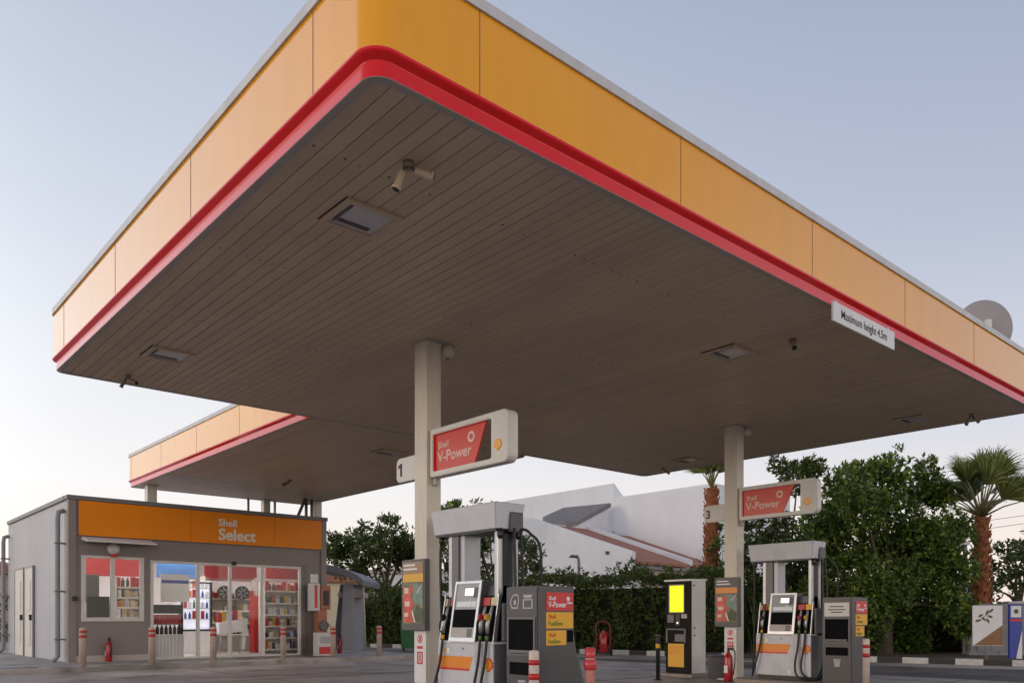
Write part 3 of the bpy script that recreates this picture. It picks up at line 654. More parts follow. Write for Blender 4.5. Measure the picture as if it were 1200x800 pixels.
# service units
def service_unit(loc, label, flare, notice):
    t = thing('service_unit', label, 'service unit', loc, 0, 'forecourt service units')
    W = .49; D = .54
    if flare:
        prof = [(0, 0), (D+.22, 0), (D+.20, .12), (D+.12, .45), (D+.035, .68), (D, .88), (D, 1.34), (D-.03, 1.365), (0, 1.365)]
    else:
        prof = [(0, 0), (D-.14, 0), (D-.14, .62), (D-.10, .80), (D, 1.0), (D, 1.34), (D-.03, 1.365), (0, 1.365)]
    b = MB(); b.prism(prof, (0, 0, 0), (1, 0, 0), (0, 0, 1), -W, .01); b.build('housing', M['dgrey2'], t)
    def fr(x0, x1, z0, z1, m, nm, th=.004): return panel(rect(x0, x1, z0, z1), (-.001, W, 0), '-x', th, m, t, nm)
    def rframe(nm, x0, x1, z0, z1):       # frame round a flat plate coloured with recess shade
        g = MB()
        for q in (rect(x0-.02, x1+.02, z0-.02, z0), rect(x0-.02, x1+.02, z1, z1+.02), rect(x0-.02, x0, z0, z1), rect(x1, x1+.02, z0, z1)):
            g.prism(q, (-.001, W, 0), (0, -1, 0), (0, 0, 1), .012)
        return g.build(nm, M['grey'], t)
    fr(.05, .44, .66, 1.02, M['recess'], 'towel_slot', .003); rframe('slot_frame', .05, .44, .66, 1.02)
    g = MB(); g.box(-.035, .0, W-.42, W-.07, .665, .70, .006); g.build('tray', M['grey'], t)
    fr(.06, .43, .44, .57, M['recess'], 'waste_slot', .003)
    g = MB()
    g.prism([(.21, .26), (.29, .26), (.305, .36), (.195, .36)], (-.001, W, 0), (0, -1, 0), (0, 0, 1), .002); g.prism(rect(.19, .31, .365, .385), (-.001, W, 0), (0, -1, 0), (0, 0, 1), .002)
    g.build('bin_pictogram', M['lgrey'], t)
    if notice:
        nb = fr(.04, .45, 1.06, 1.28, M['offwhite'], 'notice', .006)
        g = MB()
        for z, a, c in ((1.21, .13, .36), (1.16, .10, .39), (1.12, .15, .34)): g.prism(rect(a, c, z, z+.015), (-.006, W, 0), (0, -1, 0), (0, 0, 1), .002)
        g.build('small_print', M['ink'], nb)
    else:
        g = MB()   # two pictograms: a glove and a wipe box, in outline
        def outl(pts, k=.72):
            cx = sum(p[0] for p in pts)/len(pts); cy = sum(p[1] for p in pts)/len(pts)
            for i in range(len(pts)):
                a, c = pts[i], pts[(i+1) % len(pts)]; a2 = (cx+(a[0]-cx)*k, cy+(a[1]-cy)*k); c2 = (cx+(c[0]-cx)*k, cy+(c[1]-cy)*k)
                g.prism([a2, a, c, c2], (-.001, W, 0), (0, -1, 0), (0, 0, 1), .002)
        outl([(.09, 1.13), (.19, 1.13), (.21, 1.2), (.205, 1.27), (.16, 1.29), (.10, 1.27), (.065, 1.2)], .78); g.prism(rect(.125, .165, 1.17, 1.22), (-.001, W, 0), (0, -1, 0), (0, 0, 1), .002)
        outl(rect(.27, .42, 1.13, 1.23), .74); g.prism([(.29, 1.24), (.40, 1.24), (.42, 1.275), (.27, 1.275)], (-.001, W, 0), (0, -1, 0), (0, 0, 1), .002)
        g.build('pictogram', M['lgrey'], t)
    # labels on the end
    def en(x0, x1, z0, z1, m, nm): return panel(rect(x0, x1, z0, z1), (0, -.001, 0), '-y', .004, m, t, nm)
    a = en(.12, D-.025, 1.11, 1.30, M['lred'], 'red_label'); text('Shell', .055, M['lwhite'], (.155, -.0055, 1.22), '-y', a, bold=.02); text('V-Power', .085, M['lwhite'], (.15, -.0055, 1.145), '-y', a, bold=.02, sx=.86)
    g = MB(); g.prism(circle(.025, 12, (.44, 1.235)), (0, -.005, 0), (1, 0, 0), (0, 0, 1), .002); g.prism(rect(.425, .50, 1.185, 1.20), (0, -.005, 0), (1, 0, 0), (0, 0, 1), .002); g.build('label_mark', M['lwhite'], a)
    a = en(.12, D-.025, .925, 1.095, M['lyellow'], 'yellow_label'); text('Shell', .055, M['lred'], (.155, -.0055, 1.03), '-y', a, bold=.01); text('FuelSave', .068, M['lgreen'], (.15, -.0055, .955), '-y', a, bold=.015, sx=.9)
    a = en(.12, D-.13, .75, .905, M['lyellow'], 'yellow_label'); text('Shell', .055, M['lred'], (.155, -.0055, .84), '-y', a, bold=.01); text('FuelSave', .06, M['lgreen'], (.15, -.0055, .77), '-y', a, bold=.015, sx=.85)
    en(D-.11, D-.025, .78, .905, M['recess'], 'code_panel')
    return t
M['dgrey2'] = mat('service unit grey', (.075, .070, .076), .38, .08, 3., rvar=.06)
service_unit((3.0, 1.69, ISL_Z), 'dark grey unit with towel slot, labels and flared foot beside pump 1', True, False)
service_unit((9.74, 1.69, ISL_Z), 'dark grey unit with towel slot and white notice beside pump 3', False, True)

# red and white bollards by the islands
M['bwhite'] = mat('scuffed white bollard paint', (.62, .52, .46), .45, .14, 7.); M['bred'] = mat('red bollard band', (.50, .02, .02), .35, .12, 6.)
M['bpink'] = mat('faded pink bollard paint', (.52, .22, .20), .45, .16, 7.)  # pinkish tone over the whole post, varied at random
def isl_bollard(x, y, label, post, collar):
    t = thing('island_bollard', label, 'bollard', (x, y, 0), 0, 'bollards at the pump islands')
    b = MB(); b.lathe([(.05, 0), (.05, .77), (.045, .79), (.02, .797)], seg=20); b.build('post', post, t)
    if collar:
        b = MB(); b.lathe([(.051, .70), (.054, .71), (.054, .795), (.03, .805)], seg=20); b.build('cap', M['bred2'], t)
        b = MB(); b.lathe([(.052, .575), (.064, .59), (.068, .63), (.064, .665), (.052, .68)], seg=20); b.build('collar', M['bred2'], t)
    else:
        for z0, z1 in ((.655, .705), (.515, .575)):
            b = MB(); b.lathe([(.0515, z0), (.0525, z0), (.0525, z1), (.0515, z1)], seg=20); b.build('red_band', M['bred'], t)
        b = MB(); b.lathe([(.085, 0), (.085, .012), (.055, .02)], seg=20); b.build('foot', post, t)
M['bred2'] = mat('glossy red collar', (.55, .05, .06), .25, .08)
isl_bollard(2.60, 1.31, 'white bollard with two red bands in front of the unit at pump 1', M['bwhite'], False)
isl_bollard(3.37, 1.30, 'pinkish bollard with red cap and collar right of the unit at pump 1', M['bpink'], True)
isl_bollard(9.42, 1.31, 'white bollard with red bands in front of the unit at pump 3', M['bwhite'], False)

# posters on the columns, safety notices
def poster(cx, cy, label, topc, bandc):
    t = thing('poster_frame', label, 'poster', (cx-.19, cy+.02, .95), 0, 'poster frames on the columns')
    W, H = .50, .88; r, up = FACE['-x']
    b = MB(); b.box(-.02, .06, -W/2, W/2, 0, H, .006); b.build('frame', M['dgrey'], t)
    o = (-.021, W/2, 0)
    panel(rect(.03, W-.03, .70, .85), o, '-x', .003, topc, t, 'poster_header')
    g = MB()
    for z, a, c in ((.80, .05, .30), (.75, .05, .34)): g.prism(rect(a, c, z, z+.022), (-.024, W/2, 0), r, up, .002)
    g.build('header_text', M['lwhite'], t)
    panel(rect(.03, W-.03, .60, .70), o, '-x', .003, bandc, t, 'poster_band')
    panel(rect(.03, W-.03, .08, .595), o, '-x', .003, M['picmix'], t, 'poster_picture')
    pts = []
    for i in range(9): pts.append((.05+.02*math.sin(i*2.1), .10+.055*i))
    for i in range(9): pts.append((.25+.035*math.sin(i*1.7+1), .54-.055*i))
    panel(pts, (-.0245, W/2, 0), '-x', .002, M['picred'], t, 'poster_figure')
    for q, m_ in (([(.26, .36), (.46, .30), (.465, .50), (.33, .59), (.27, .55)], 'teal'), ([(.29, .12), (.46, .10), (.46, .26), (.36, .31), (.28, .24)], 'leafink'), (rect(.07, .16, .46, .53), 'lcream2'), (rect(.08, .19, .30, .36), 'lcream2'), (rect(.07, .15, .17, .22), 'lcream2')):
        panel(q, (-.0262 if m_ == 'lcream2' else -.0242, W/2, 0), '-x', .0015, M[m_], t, 'poster_figure')
    g = MB(); g.prism([(.27, .10), (.31, .10), (.24, .27), (.22, .25)], (-.0245, W/2, 0), r, up, .002); g.build('poster_mark', M['lcream'], t); MB().prism([(.36, .45), (.45, .55), (.44, .57), (.33, .48)], (-.0245, W/2, 0), r, up, .002).build('poster_mark', M['lgrey'], t)
    b = MB(); b.box(.05, .085, -.1, .1, .1, .8); b.build('bracket', M['steel'], t)
M['picmix'] = mat('dark picture print', (.15, .15, .08), .35, .8, 14.)
M['teal'] = mat('teal print', (.16, .24, .20), .4, .3, 12.)
poster(*C1, 'tall framed poster with tan header on the nearer column', M['poster_top'], M['cyel'])
poster(*C2, 'tall framed poster with dark header and orange band on the farther column', M['dgrey'], M['orange'])
for (cx, cy), l in ((C1, 'white notice with red prohibition signs low on the nearer column'), (C2, 'white notice with red prohibition signs low on the farther column')):
    t = thing('safety_notice', l, 'sign', (cx-.112, cy, .30), 0, 'safety notices on the columns'); r, up = FACE['-x']
    b = MB(); b.box(-.006, .0, -.125, .125, 0, .64, .002); b.build('board', M['white'], t)
    g = MB()
    for i in range(18):
        a0, a1 = 2*math.pi*i/18, 2*math.pi*(i+1)/18
        g.prism([(.042*math.cos(a0), .042*math.sin(a0)), (.055*math.cos(a0), .055*math.sin(a0)), (.055*math.cos(a1), .055*math.sin(a1)), (.042*math.cos(a1), .042*math.sin(a1))], (-.007, .0, .545), r, up, .002)
    g.prism([(-.035, -.028), (-.028, -.035), (.035, .028), (.028, .035)], (-.007, 0, .545), r, up, .002)
    g.prism(rect(-.015, .02, -.03, .03), (-.0066, 0, .545), r, up, .002)
    g.prism(rect(-.06, .06, .42, .455), (-.007, 0, 0), r, up, .002)
    for q in (rect(-.06, .06, .23, .25), rect(-.06, .06, .365, .385), rect(-.06, -.035, .25, .365), rect(.035, .06, .25, .365), rect(-.015, .012, .26, .355)): g.prism(q, (-.007, 0, 0), r, up, .002)
    g.build('prohibition_marks', M['lred'], t)

# ------------------------------------------------------------------ payment kiosk, bin, extinguishers, black bollard
t = thing('payment_kiosk', 'tall black and white payment kiosk with a lit yellow screen', 'kiosk', (9.9, 4.86, 0))
b = MB(); b.box(-.2, .62, -.16, .72, 0, .06, .01); b.build('plinth', M['island'], t)
b = MB(); b.box(.02, .46, 0, .57, .06, 1.82, .012); b.build('cabinet', M['offwhite'], t)
b = MB(); b.box(-.03, .0195, .0, .57, .06, 1.80, .008); b.build('front_panel', M['kblack'] if 'kblack' in M else M['black'], t)
b = MB(); b.prism([(-.06, 1.80), (.48, 1.822), (.48, 1.85), (-.06, 1.835)], (0, -.02, 0), (1, 0, 0), (0, 0, 1), -.61); b.build('roof', M['white'], t)
o = (-.031, .57, 0)
ys = panel(rect(.10, .42, 1.22, 1.72), o, '-x', .006, M['yscreen'], t, 'screen')
g = MB()
for q in (rect(.075, .445, 1.195, 1.215), rect(.075, .445, 1.725, 1.745), rect(.075, .095, 1.215, 1.725), rect(.425, .445, 1.215, 1.725)): g.prism(q, o, (0, -1, 0), (0, 0, 1), .012)
g.build('bezel', M['grey'], t)
M['yline'] = emat('dim screen lines', (.72, .52, .0), .45, .02)
g = MB()
for z, a_, c_ in ((1.60, .15, .36), (1.50, .15, .37), (1.46, .15, .33), (1.32, .17, .35)): g.prism(rect(a_, c_, z, z+.012), (-.037, .57, 0), (0, -1, 0), (0, 0, 1), .001)
g.build('screen_lines', M['yline'], ys)
panel(rect(.05, .20, 1.02, 1.17), o, '-x', .012, M['grey'], t, 'receipt_slot'); panel(rect(.23, .34, .96, 1.18), o, '-x', .008, M['black'], t, 'card_reader')
panel(rect(.37, .50, 1.10, 1.18), o, '-x', .008, M['trim'], t, 'coin_slot'); panel(rect(.27, .30, 1.0, 1.03), o, '-x', .014, M['lit'], t, 'button')
g = MB()
for q in (rect(.03, .48, .88, .905), rect(.03, .06, .64, .88), rect(.45, .48, .64, .88)): g.prism(q, o, (0, -1, 0), (0, 0, 1), .03)
g.build('delivery_frame', M['grey'], t); panel(rect(.22, .44, .66, .80), o, '-x', .006, M['grey'], t, 'flap')
yl = panel(rect(.06, .43, .18, .62), o, '-x', .005, M['lyellow'], t, 'yellow_notice')
g = MB()
for z, a, c in ((.55, .09, .38), (.505, .09, .34), (.46, .09, .37), (.42, .09, .30)): g.prism(rect(a, c, z, z+.016), (-.036, .57, 0), (0, -1, 0), (0, 0, 1), .002)
g.build('notice_text', M['orange'], yl)
g = MB()
for (x, z) in ((.08, 1.72), (.10, .92), (.10, .78)): g.lathe([(.016, 0), (.016, .012)], (x, 0, z), 10, (0, -1, 0))
g.build('lock', M['ink'], t)
def extinguisher(p, label, s=1.0, r_=.085, rz=0):
    t = thing('fire_extinguisher', label, 'fire extinguisher', p, rz, 'fire extinguishers')
    b = MB(); b.lathe([(r_*.95*s, 0), (r_*s, .02*s), (r_*s, .42*s), (r_*.85*s, .48*s), (.035*s, .53*s), (.03*s, .56*s)], seg=18); b.build('cylinder', M['extred'], t)
    b = MB(); b.tube([(0, 0, .55*s), (0, 0, .62*s)], .022*s, 10); b.box(-.015*s, .015*s, -.11*s, .02*s, .615*s, .64*s); b.box(-.012*s, .012*s, -.12*s, .0, .66*s, .675*s); b.build('valve', M['black'], t)
    b = MB(); b.tube(hosepath([(0, -.02*s, .6*s), (.02*s, -r_*1.4*s, .58*s), (.02*s, -r_*1.5*s, .35*s), (.01*s, -r_*1.15*s, .12*s)], 6), .012*s, 8); b.build('hose', M['rubber'], t)
    panel(rect(-.04*s, .04*s, .16*s, .30*s), (-(r_+.001)*s, 0, 0), '-x', .002, M['lwhite'], t, 'label_plate')
e1 = atB(127.5, 16.0, .1); extinguisher(e1, 'red extinguisher on the pavement below the serving window', .85)
extinguisher((9.62, 3.86, 0), 'red extinguisher standing against the farther column', .92)
e3 = atB(398, 16.5, .1); extinguisher(e3, 'small red extinguisher right of the shop corner behind a bollard', .8)
bp = at(843, 15.0, 0); t = thing('waste_bin', 'low grey bin between the kiosk and the farther column', 'bin', bp, R(-41))
b = MB(); b.prism([(-.17, 0), (.17, 0), (.19, .40), (-.19, .40)], (0, -.15, 0), (1, 0, 0), (0, 0, 1), -.3, .015); b.build('body', M['bin'], t)
b = MB(); b.box(-.2, .2, -.17, .17, .40, .43, .01); b.build('rim', M['dgrey'], t)
bp = at(771, 14.6, 0); t = thing('black_bollard', 'slim black bollard with a yellow band left of the payment kiosk', 'bollard', bp)
b = MB(); b.lathe([(.075, 0), (.075, .015), (.04, .02), (.04, .76), (.03, .78)], seg=18); b.build('post', M['black'], t)
b = MB(); b.lathe([(.041, .57), (.042, .575), (.042, .64), (.041, .645)], seg=18); b.build('band', M['cyel'], t)
b = MB(); b.lathe([(.05, .77), (.05, .80), (.03, .81)], seg=18); b.build('cap', M['dgrey'], t)
# ------------------------------------------------------------------ the shop
FB = 16.15
SA, SE = 1.95, 8.41; SZ = .10; TOP = 3.90; DEPTH = 6.85
shop = thing('shop_building', 'small grey station shop with orange fascia and glass doors', 'shop', (0, 0, 0))
wx = [atB(u, FB).x for u in (97.5, 166, 176, 353)]
WZ0, WZ1, DZ1 = 1.08, 2.50, 2.50
b = MB()   # front wall, one piece per pier so nothing overlaps
b.box(SA+.16, wx[0], FB, FB+.14, SZ, TOP-.1); b.box(wx[1], wx[2], FB, FB+.14, SZ, TOP-.1); b.box(wx[3], SE-.14, FB, FB+.14, SZ, TOP-.1)
b.box(wx[0], wx[1], FB, FB+.14, SZ, WZ0); b.box(wx[0], wx[1], FB, FB+.14, WZ1, TOP-.1); b.box(wx[2], wx[3], FB, FB+.14, DZ1, TOP-.1)
b.build('front_wall', M['fgrey'], shop)
MB().box(SA-.01, SA+.16, FB-.05, FB+.16, SZ, TOP-.1, .008).build('corner_pier', M['fgrey'], shop); MB().box(SE-.14, SE+.02, FB-.05, FB+.16, SZ, TOP-.1, .008).build('corner_pier', M['fgrey'], shop)
b = MB(); b.box(SA-.04, SE+.05, FB-.07, FB+.2, TOP-.1, TOP, .01); b.box(SA-.05, SA+.2, FB+.2, FB+DEPTH, TOP-.1, TOP-.002, .01); b.box(SE-.2, SE+.05, FB+.2, FB+DEPTH, TOP-.1, TOP-.002, .01); b.build('parapet_cap', M['cap'], shop)
# corrugated side wall
v, f = [], []; y = FB+.165; i = 0; prof = []
while y < FB+DEPTH:
    prof += [(y, 0), (y+.17, 0), (y+.19, .022), (y+.23, .022)]; y += .25
for (yy, dx) in prof:
    v += [(SA-dx*.45+.01, yy, SZ), (SA-dx*.45+.01, yy, TOP-.1)]
for k in range(len(prof)-1): f.append((2*k, 2*k+1, 2*k+3, 2*k+2))
n0 = len(v); v += [(SA+.1, FB+.165, SZ), (SA+.1, FB+.165, TOP-.1), (SA+.1, y, SZ), (SA+.1, y, TOP-.1)]; f.append((n0, n0+2, n0+3, n0+1))
raw('side_wall', v, f, M['corr'], shop)
b = MB(); b.box(SA+.11, SE-.1, FB+DEPTH-.15, FB+DEPTH, SZ, TOP-.1); b.build('rear_wall', M['inwall'], shop)
b = MB(); b.box(SE-.1, SE, FB+.17, FB+DEPTH, SZ, TOP-.1); b.build('end_wall', M['fgrey'], shop)
b = MB(); b.box(SA+.11, SE-.11, FB+.15, FB+DEPTH-.16, 3.3, 3.7); b.build('roof', M['inwall'], shop)
b = MB(); b.box(SA+.11, SE-.11, FB+.15, FB+DEPTH-.16, SZ-.02, SZ+.02); b.build('floor', M['infloor'], shop)
b = MB(); b.box(SA-.02, wx[2], FB-.025, FB-.001, SZ, SZ+.14); b.build('plinth', M['cstucco'], shop)
# orange fascia
fx = [atB(u, FB-.04).x for u in (92, 223.7, 321, 376.5)]
fs = MB(); fs.box(fx[0]-.02, fx[3]+.02, FB-.03, FB-.001, 2.98, 3.80); fso = fs.build('fascia_back', M['cap'], shop)
for k in range(3):
    b = MB(); b.box(fx[k]+.004, fx[k+1]-.004, FB-.06, FB-.031, 3.0, 3.79, .004); b.build('fascia_panel', M['forange'], fso)
tx = atB(256, FB-.06).x
text('Shell', .26, M['lcream'], (tx, FB-.061, 3.45), '-y', fso, bold=.022, extrude=.012)
text('Select', .40, M['lcream'], (tx, FB-.061, 3.10), '-y', fso, bold=.026, extrude=.012, sx=1.02)
# window and glazed doors
def framework(nm, xs, z0, z1, mull, parent, wd=.05):
    fr = MB()
    fr.box(xs[0], xs[1], FB-.03, FB+.06, z1-.06, z1, .004); fr.box(xs[0], xs[1], FB-.03, FB+.06, z0, z0+.05, .004)
    for x in [xs[0]+wd/2]+mull+[xs[1]-wd/2]: fr.box(x-wd/2, x+wd/2, FB-.032, FB+.062, z0+.05, z1-.06, .004)
    return fr.build(nm, M['frame'], parent)
wf = framework('window', [wx[0]-.05, wx[1]+.05], WZ0-.05, WZ1+.05, [atB(132, FB).x], shop, .09)
b = MB(); b.box(wx[0], wx[1], FB+.02, FB+.028, WZ0, WZ1); b.build('pane', M['glass'], wf)
dm = [atB(u, FB).x for u in (232, 269.7, 307)]
df = framework('glazed_entrance', [wx[2], wx[3]], SZ, DZ1, dm, shop, .07)
b = MB(); b.box(wx[2]+.05, wx[3]-.05, FB+.02, FB+.028, SZ+.05, DZ1-.06); b.build('pane', M['glass'], df)
b = MB(); b.box(wx[3]-.02, wx[3]+.12, FB-.04, FB-.001, SZ, DZ1+.04, .006); b.build('jamb', M['cap'], shop)
b = MB(); b.box(dm[1]+.02, dm[1]+.14, FB-.07, FB-.03, DZ1-.04, DZ1+.06, .01); b.build('door_sensor', M['black'], df)
# side doors, rain pipes
def atside(u): return atA(u, SA).y
for u0, u1 in ((20, 29.5), (31.5, 40.5)):
    y1, y0 = atside(u0), atside(u1)
    b = MB(); b.box(SA-.05, SA-.012, y0, y1, SZ, 2.42, .005); dd = b.build('side_door', M['door'], shop)
    b = MB()
    for q in ((y0-.05, y0, SZ, 2.47), (y1, y1+.05, SZ, 2.47), (y0, y1, 2.42, 2.47)): b.box(SA-.06, SA-.01, q[0], q[1], q[2], q[3])
    b.build('door_frame', M['pipe'], dd)
    b = MB(); b.box(SA-.065, SA-.05, (y0+y1)/2-.25, (y0+y1)/2+.25, .4, 1.1, .01); b.box(SA-.065, SA-.05, (y0+y1)/2-.25, (y0+y1)/2+.25, 1.3, 2.1, .01); b.build('door_panel', M['door'], dd)
    b = MB(); b.box(SA-.11, SA-.05, y0+.08, y0+.12, 1.05, 1.20, .01); b.build('handle', M['black'], dd)
for u, zt in ((75.5, 3.45), (10.5, 3.35)):
    y = atside(u)
    b = MB(); b.tube([(SA-.01, y, zt+.12), (SA-.12, y, zt+.08), (SA-.14, y, zt-.05), (SA-.14, y, .22), (SA-.24, y, .12)], .055, 12); po = b.build('rain_pipe', M['pipe'], shop)
    for z in (.6, 1.7, 2.8): MB().box(SA-.205, SA, y-.065, y+.065, z, z+.035).build('pipe_clip', M['cap'], po)
# small things on the facade
b = MB(); x0, x1 = atB(95, FB).x, atB(168, FB).x
b = MB(); b.prism([(0, 2.98), (-.55, 2.86), (-.56, 2.82), (-.50, 2.82), (0, 2.90)], (x0, FB-.001, 0), (0, 1, 0), (0, 0, 1), x1-x0+.15, .006)
tag(b.build('awning', M['awn']), 'thin pale awning over the serving window', 'awning')
ap = atB(132.5, FB); t = thing('alarm_siren', 'round alarm siren with red base under the awning', 'alarm', (ap.x, FB, 2.72))
b = MB(); b.lathe([(.14, 0), (.14, .06), (.10, .11), (.04, .13)], (0, 0, 0), 20, (0, -1, 0)); b.build('housing', M['offwhite'], t)
b = MB(); b.box(-.07, .07, -.12, -.0, -.19, -.13, .015); b.build('lamp', M['lred'], t)
ap = atB(368, FB); t = tag(MB().box(ap.x-.12, ap.x+.12, FB-.02, FB-.0005, 2.08, 2.32, .004).build('wall_notice', M['white']), 'small white notice on the wall right of the doors', 'sign')
ap = atB(87.5, FB-.05); tag(MB().box(ap.x-.05, ap.x+.06, FB-.11, FB-.051, 1.50, 1.60, .01).build('doorbell_box', M['black']), 'small black box on the left corner pier of the shop', 'bell')
# air and hose post by the right corner
a0 = atB(367, FB-.25); t = thing('air_service_post', 'terracotta air hose post with red and white cabinet by the shop corner', 'service post', (a0.x, FB-.30, SZ))
b = MB(); b.box(.05, .33, -.12, .12, 0, 1.28, .02); b.build('pillar', M['terra'], t)
b = MB(); b.box(-.14, .10, -.15, .11, 1.20, 1.95, .015); cb = b.build('cabinet', M['offwhite'], t)
b = MB(); b.box(-.06, .02, -.158, -.15, 1.28, 1.90, .003); b.build('red_panel', M['lred'], cb)
b = MB(); b.box(.12, .42, -.16, .10, 1.24, 1.90, .02); hb = b.build('gauge_box', M['terra2'] if 'terra2' in M else M['terra'], t)
b = MB(); b.box(.19, .36, -.17, -.16, 1.35, 1.75, .004); b.build('gauge_window', M['black'], hb)
b = MB(); b.lathe([(.11, 0), (.14, .02), (.14, .06), (.11, .08)], (.2, -.14, .8), 20, (0, -1, 0)); b.build('hose_reel', M['bin'], t)
b = MB(); b.tube(hosepath([(.2, -.22, .9), (.35, -.24, .8), (.36, -.25, .4), (.1, -.22, .3)], 8), .014, 8); b.build('air_hose', M['terra'], t)
a1 = atB(378, FB-.75); t = thing('low_box', 'low white box with orange base in front of the air post', 'box', (a1.x-.2, FB-.9, SZ))  # plain low white and orange box by the air post
b = MB(); b.box(0, .42, 0, .3, 0, .62, .01); b.build('body', M['offwhite'], t)
b = MB(); b.box(.02, .40, -.006, -.0005, .05, .24); b.build('orange_panel', M['lred'], t)
b = MB(); b.box(.06, .36, -.006, -.0005, .34, .52); b.build('notice_panel', M['lgrey'], t)
for (u, vv_, w_, l) in ((142, 14.25, .75, 'dark flat drain cover in the pavement near the serving window'), (206, 14.3, 1.0, 'dark flat drain cover in the pavement before the glass doors')):
    gp = atB(u, vv_); t = thing('drain_cover', l, 'drain cover', (gp.x, vv_, SZ), 0, 'drain covers in the pavement')
    g = MB(); g.box(-w_/2, w_/2, -.16, .16, .0005, .008, .003); g.build('plate', M['dgrey'], t)
    g = MB()
    for q in range(int(w_/.08)): g.box(-w_/2+.04+q*.08, -w_/2+.06+q*.08, -.12, .12, .008, .012)
    g.build('grid_ribs', M['pipe'], t)
# drain grate and manhole
gp = atB(8, 14.6); g = MB(); g.box(gp.x-1.2, gp.x+.5, 14.3, 14.9, .101, .108); tag(g.build('door_mat', M['dgrey']), 'dark mat on the pavement left of the shop', 'mat')
# ---- interior
for k, (x, y) in enumerate(((3.0, 17.6), (3.0, 20.4), (5.0, 17.6), (5.0, 20.4), (7.1, 17.4), (7.1, 20.4))):
    t = thing('shop_ceiling_lamp', 'long lit ceiling lamp inside the shop', 'lamp', (x, y, 3.3), 0, 'lit lamps in the shop ceiling')
    b = MB(); b.box(-.65, .65, -.14, .14, -.05, 0); b.build('housing', M['white'], t)
    b = MB(); b.box(-.62, .62, -.11, .11, -.056, -.051); b.build('diffuser', M['lamp'], t)
def banner(u0, u1, bb, z0, z1, m, label):
    p, q = atB(u0, bb), atB(u1, bb); o = MB().box(p.x, q.x, bb, bb+.06, z0, z1, .01).build('hanging_banner', m); tag(o, label, 'banner'); return o
banner(240, 301, 19.4, 2.28, 2.85, M['redlit'], 'lit red banner above the middle shelves inside the shop')
banner(312, 352, 17.5, 2.22, 2.7, M['redlit2'] if 'redlit2' in M else M['redlit'], 'red banner above the shelves at the right end of the shop glass')
banner(184, 229, 17.9, 2.18, 2.7, M['bluelit'], 'lit pale blue banner at the left end of the glass doors')
banner(101, 166, 18.6, 2.2, 2.85, M['redlit'], 'lit red banner seen through the serving window')
PC = [mat('packet '+n, c, .4, .25, 14.) for n, c in (('red', (.42, .02, .02)), ('cream', (.58, .45, .28)), ('blue', (.05, .10, .32)), ('yellow', (.52, .34, .03)), ('green', (.07, .17, .04)), ('white', (.62, .60, .62)), ('dark', (.035, .032, .035)), ('orange', (.50, .13, .02)))]
PN = ('red', 'cream', 'blue', 'yellow', 'green', 'white', 'dark', 'orange')
PROTO = {}
def packet(kind, p, rz, s, where):
    key = (kind, where); i = PN.index(kind)
    if kind not in PROTO:
        h = {'red': .2, 'cream': .16, 'blue': .18, 'yellow': .2, 'green': .22, 'white': .15, 'dark': .21, 'orange': .17}[kind]
        m = MB()
        if kind in ('green', 'dark', 'blue'): m.lathe([(.045, 0), (.05, .01), (.05, h*.75), (.025, h*.95), (.025, h*1.15)], seg=10)
        else: m.box(-.062, .062, -.045, .045, 0, h*1.2, .006)
        me = m.build('packet', PC[i]).data; bpy.data.objects.remove(bpy.data.objects['packet']) if 'packet' in bpy.data.objects else None
        PROTO[kind] = me
    o = bpy.data.objects.new('shelf_bottle' if kind in ('green', 'dark', 'blue') else 'shelf_packet', PROTO[kind]); COL.objects.link(o); o.location = p; o.rotation_euler = (0, 0, rz); o.scale = s
    tag(o, f"small {kind} {'bottle' if kind in ('green','dark','blue') else 'packet'} on the {where}", 'bottle' if kind in ('green', 'dark', 'blue') else 'packet', f'{kind} goods on the {where}')
def shelving(u0, u1, bb, rows, where, label, weights, top=2.0, depth=.35, step=.105):
    p, q = atB(u0, bb), atB(u1, bb); t = thing('shelving_unit', label, 'shelves', (p.x, bb, SZ+.02)); W = q.x-p.x
    m = MB(); m.box(0, W, depth, depth+.03, 0, top); m.build('back_panel', M['inwall'], t)
    m = MB(); m.box(-.03, 0, 0, depth+.03, 0, top); m.box(W, W+.03, 0, depth+.03, 0, top); m.build('side_panel', M['shelf'], t)
    for z in rows:
        m = MB(); m.box(0.001, W-.001, 0, depth-.001, z-.02, z); m.box(0.001, W-.001, -.012, -.001, z-.03, z+.015); m.build('shelf', M['shelf'], t)
        x = .07
        while x < W-.05:
            kd = random.choices(PN, weights)[0] if z < max(rows) else random.choice(('red', 'red', 'red', 'orange', 'dark'))
            if random.random() < .93:
                packet(kd, (p.x+x, bb+random.uniform(.07, .16), SZ+.02+z+.001), random.uniform(-.15, .15), (random.uniform(.7, 1.0), 1, random.uniform(.7, 1.15)), where)
            x += step*random.uniform(.85, 1.2)
shelving(311, 351, 17.1, [.12, .44, .76, 1.08, 1.40, 1.74], 'shelves behind the right hand glass', 'full cream shelves behind the right hand shop glass', (3, 4, 2, 3, 2, 4, 4, 1))
shelving(241, 300, 19.2, [.5, .85, 1.2, 1.55], 'middle shelves behind the doors', 'cream shelves of goods seen through the sliding doors', (2, 5, 1, 2, 2, 4, 4, 1), 2.2, .35, .13)
p = atB(213, 18.6); t = thing('drinks_fridge', 'white drinks fridge with lit interior behind the glass doors', 'fridge', (p.x, 18.6, SZ+.02))
b = MB(); b.box(0, .85, .1, .7, 0, 2.05, .01); b.box(0, .85, 0, .1, 0, .62, .01); b.build('body', M['white'], t)
b = MB(); b.box(.05, .80, .085, .098, .68, 1.95); b.build('lit_interior', M['fridgelit'], t)
g = MB()
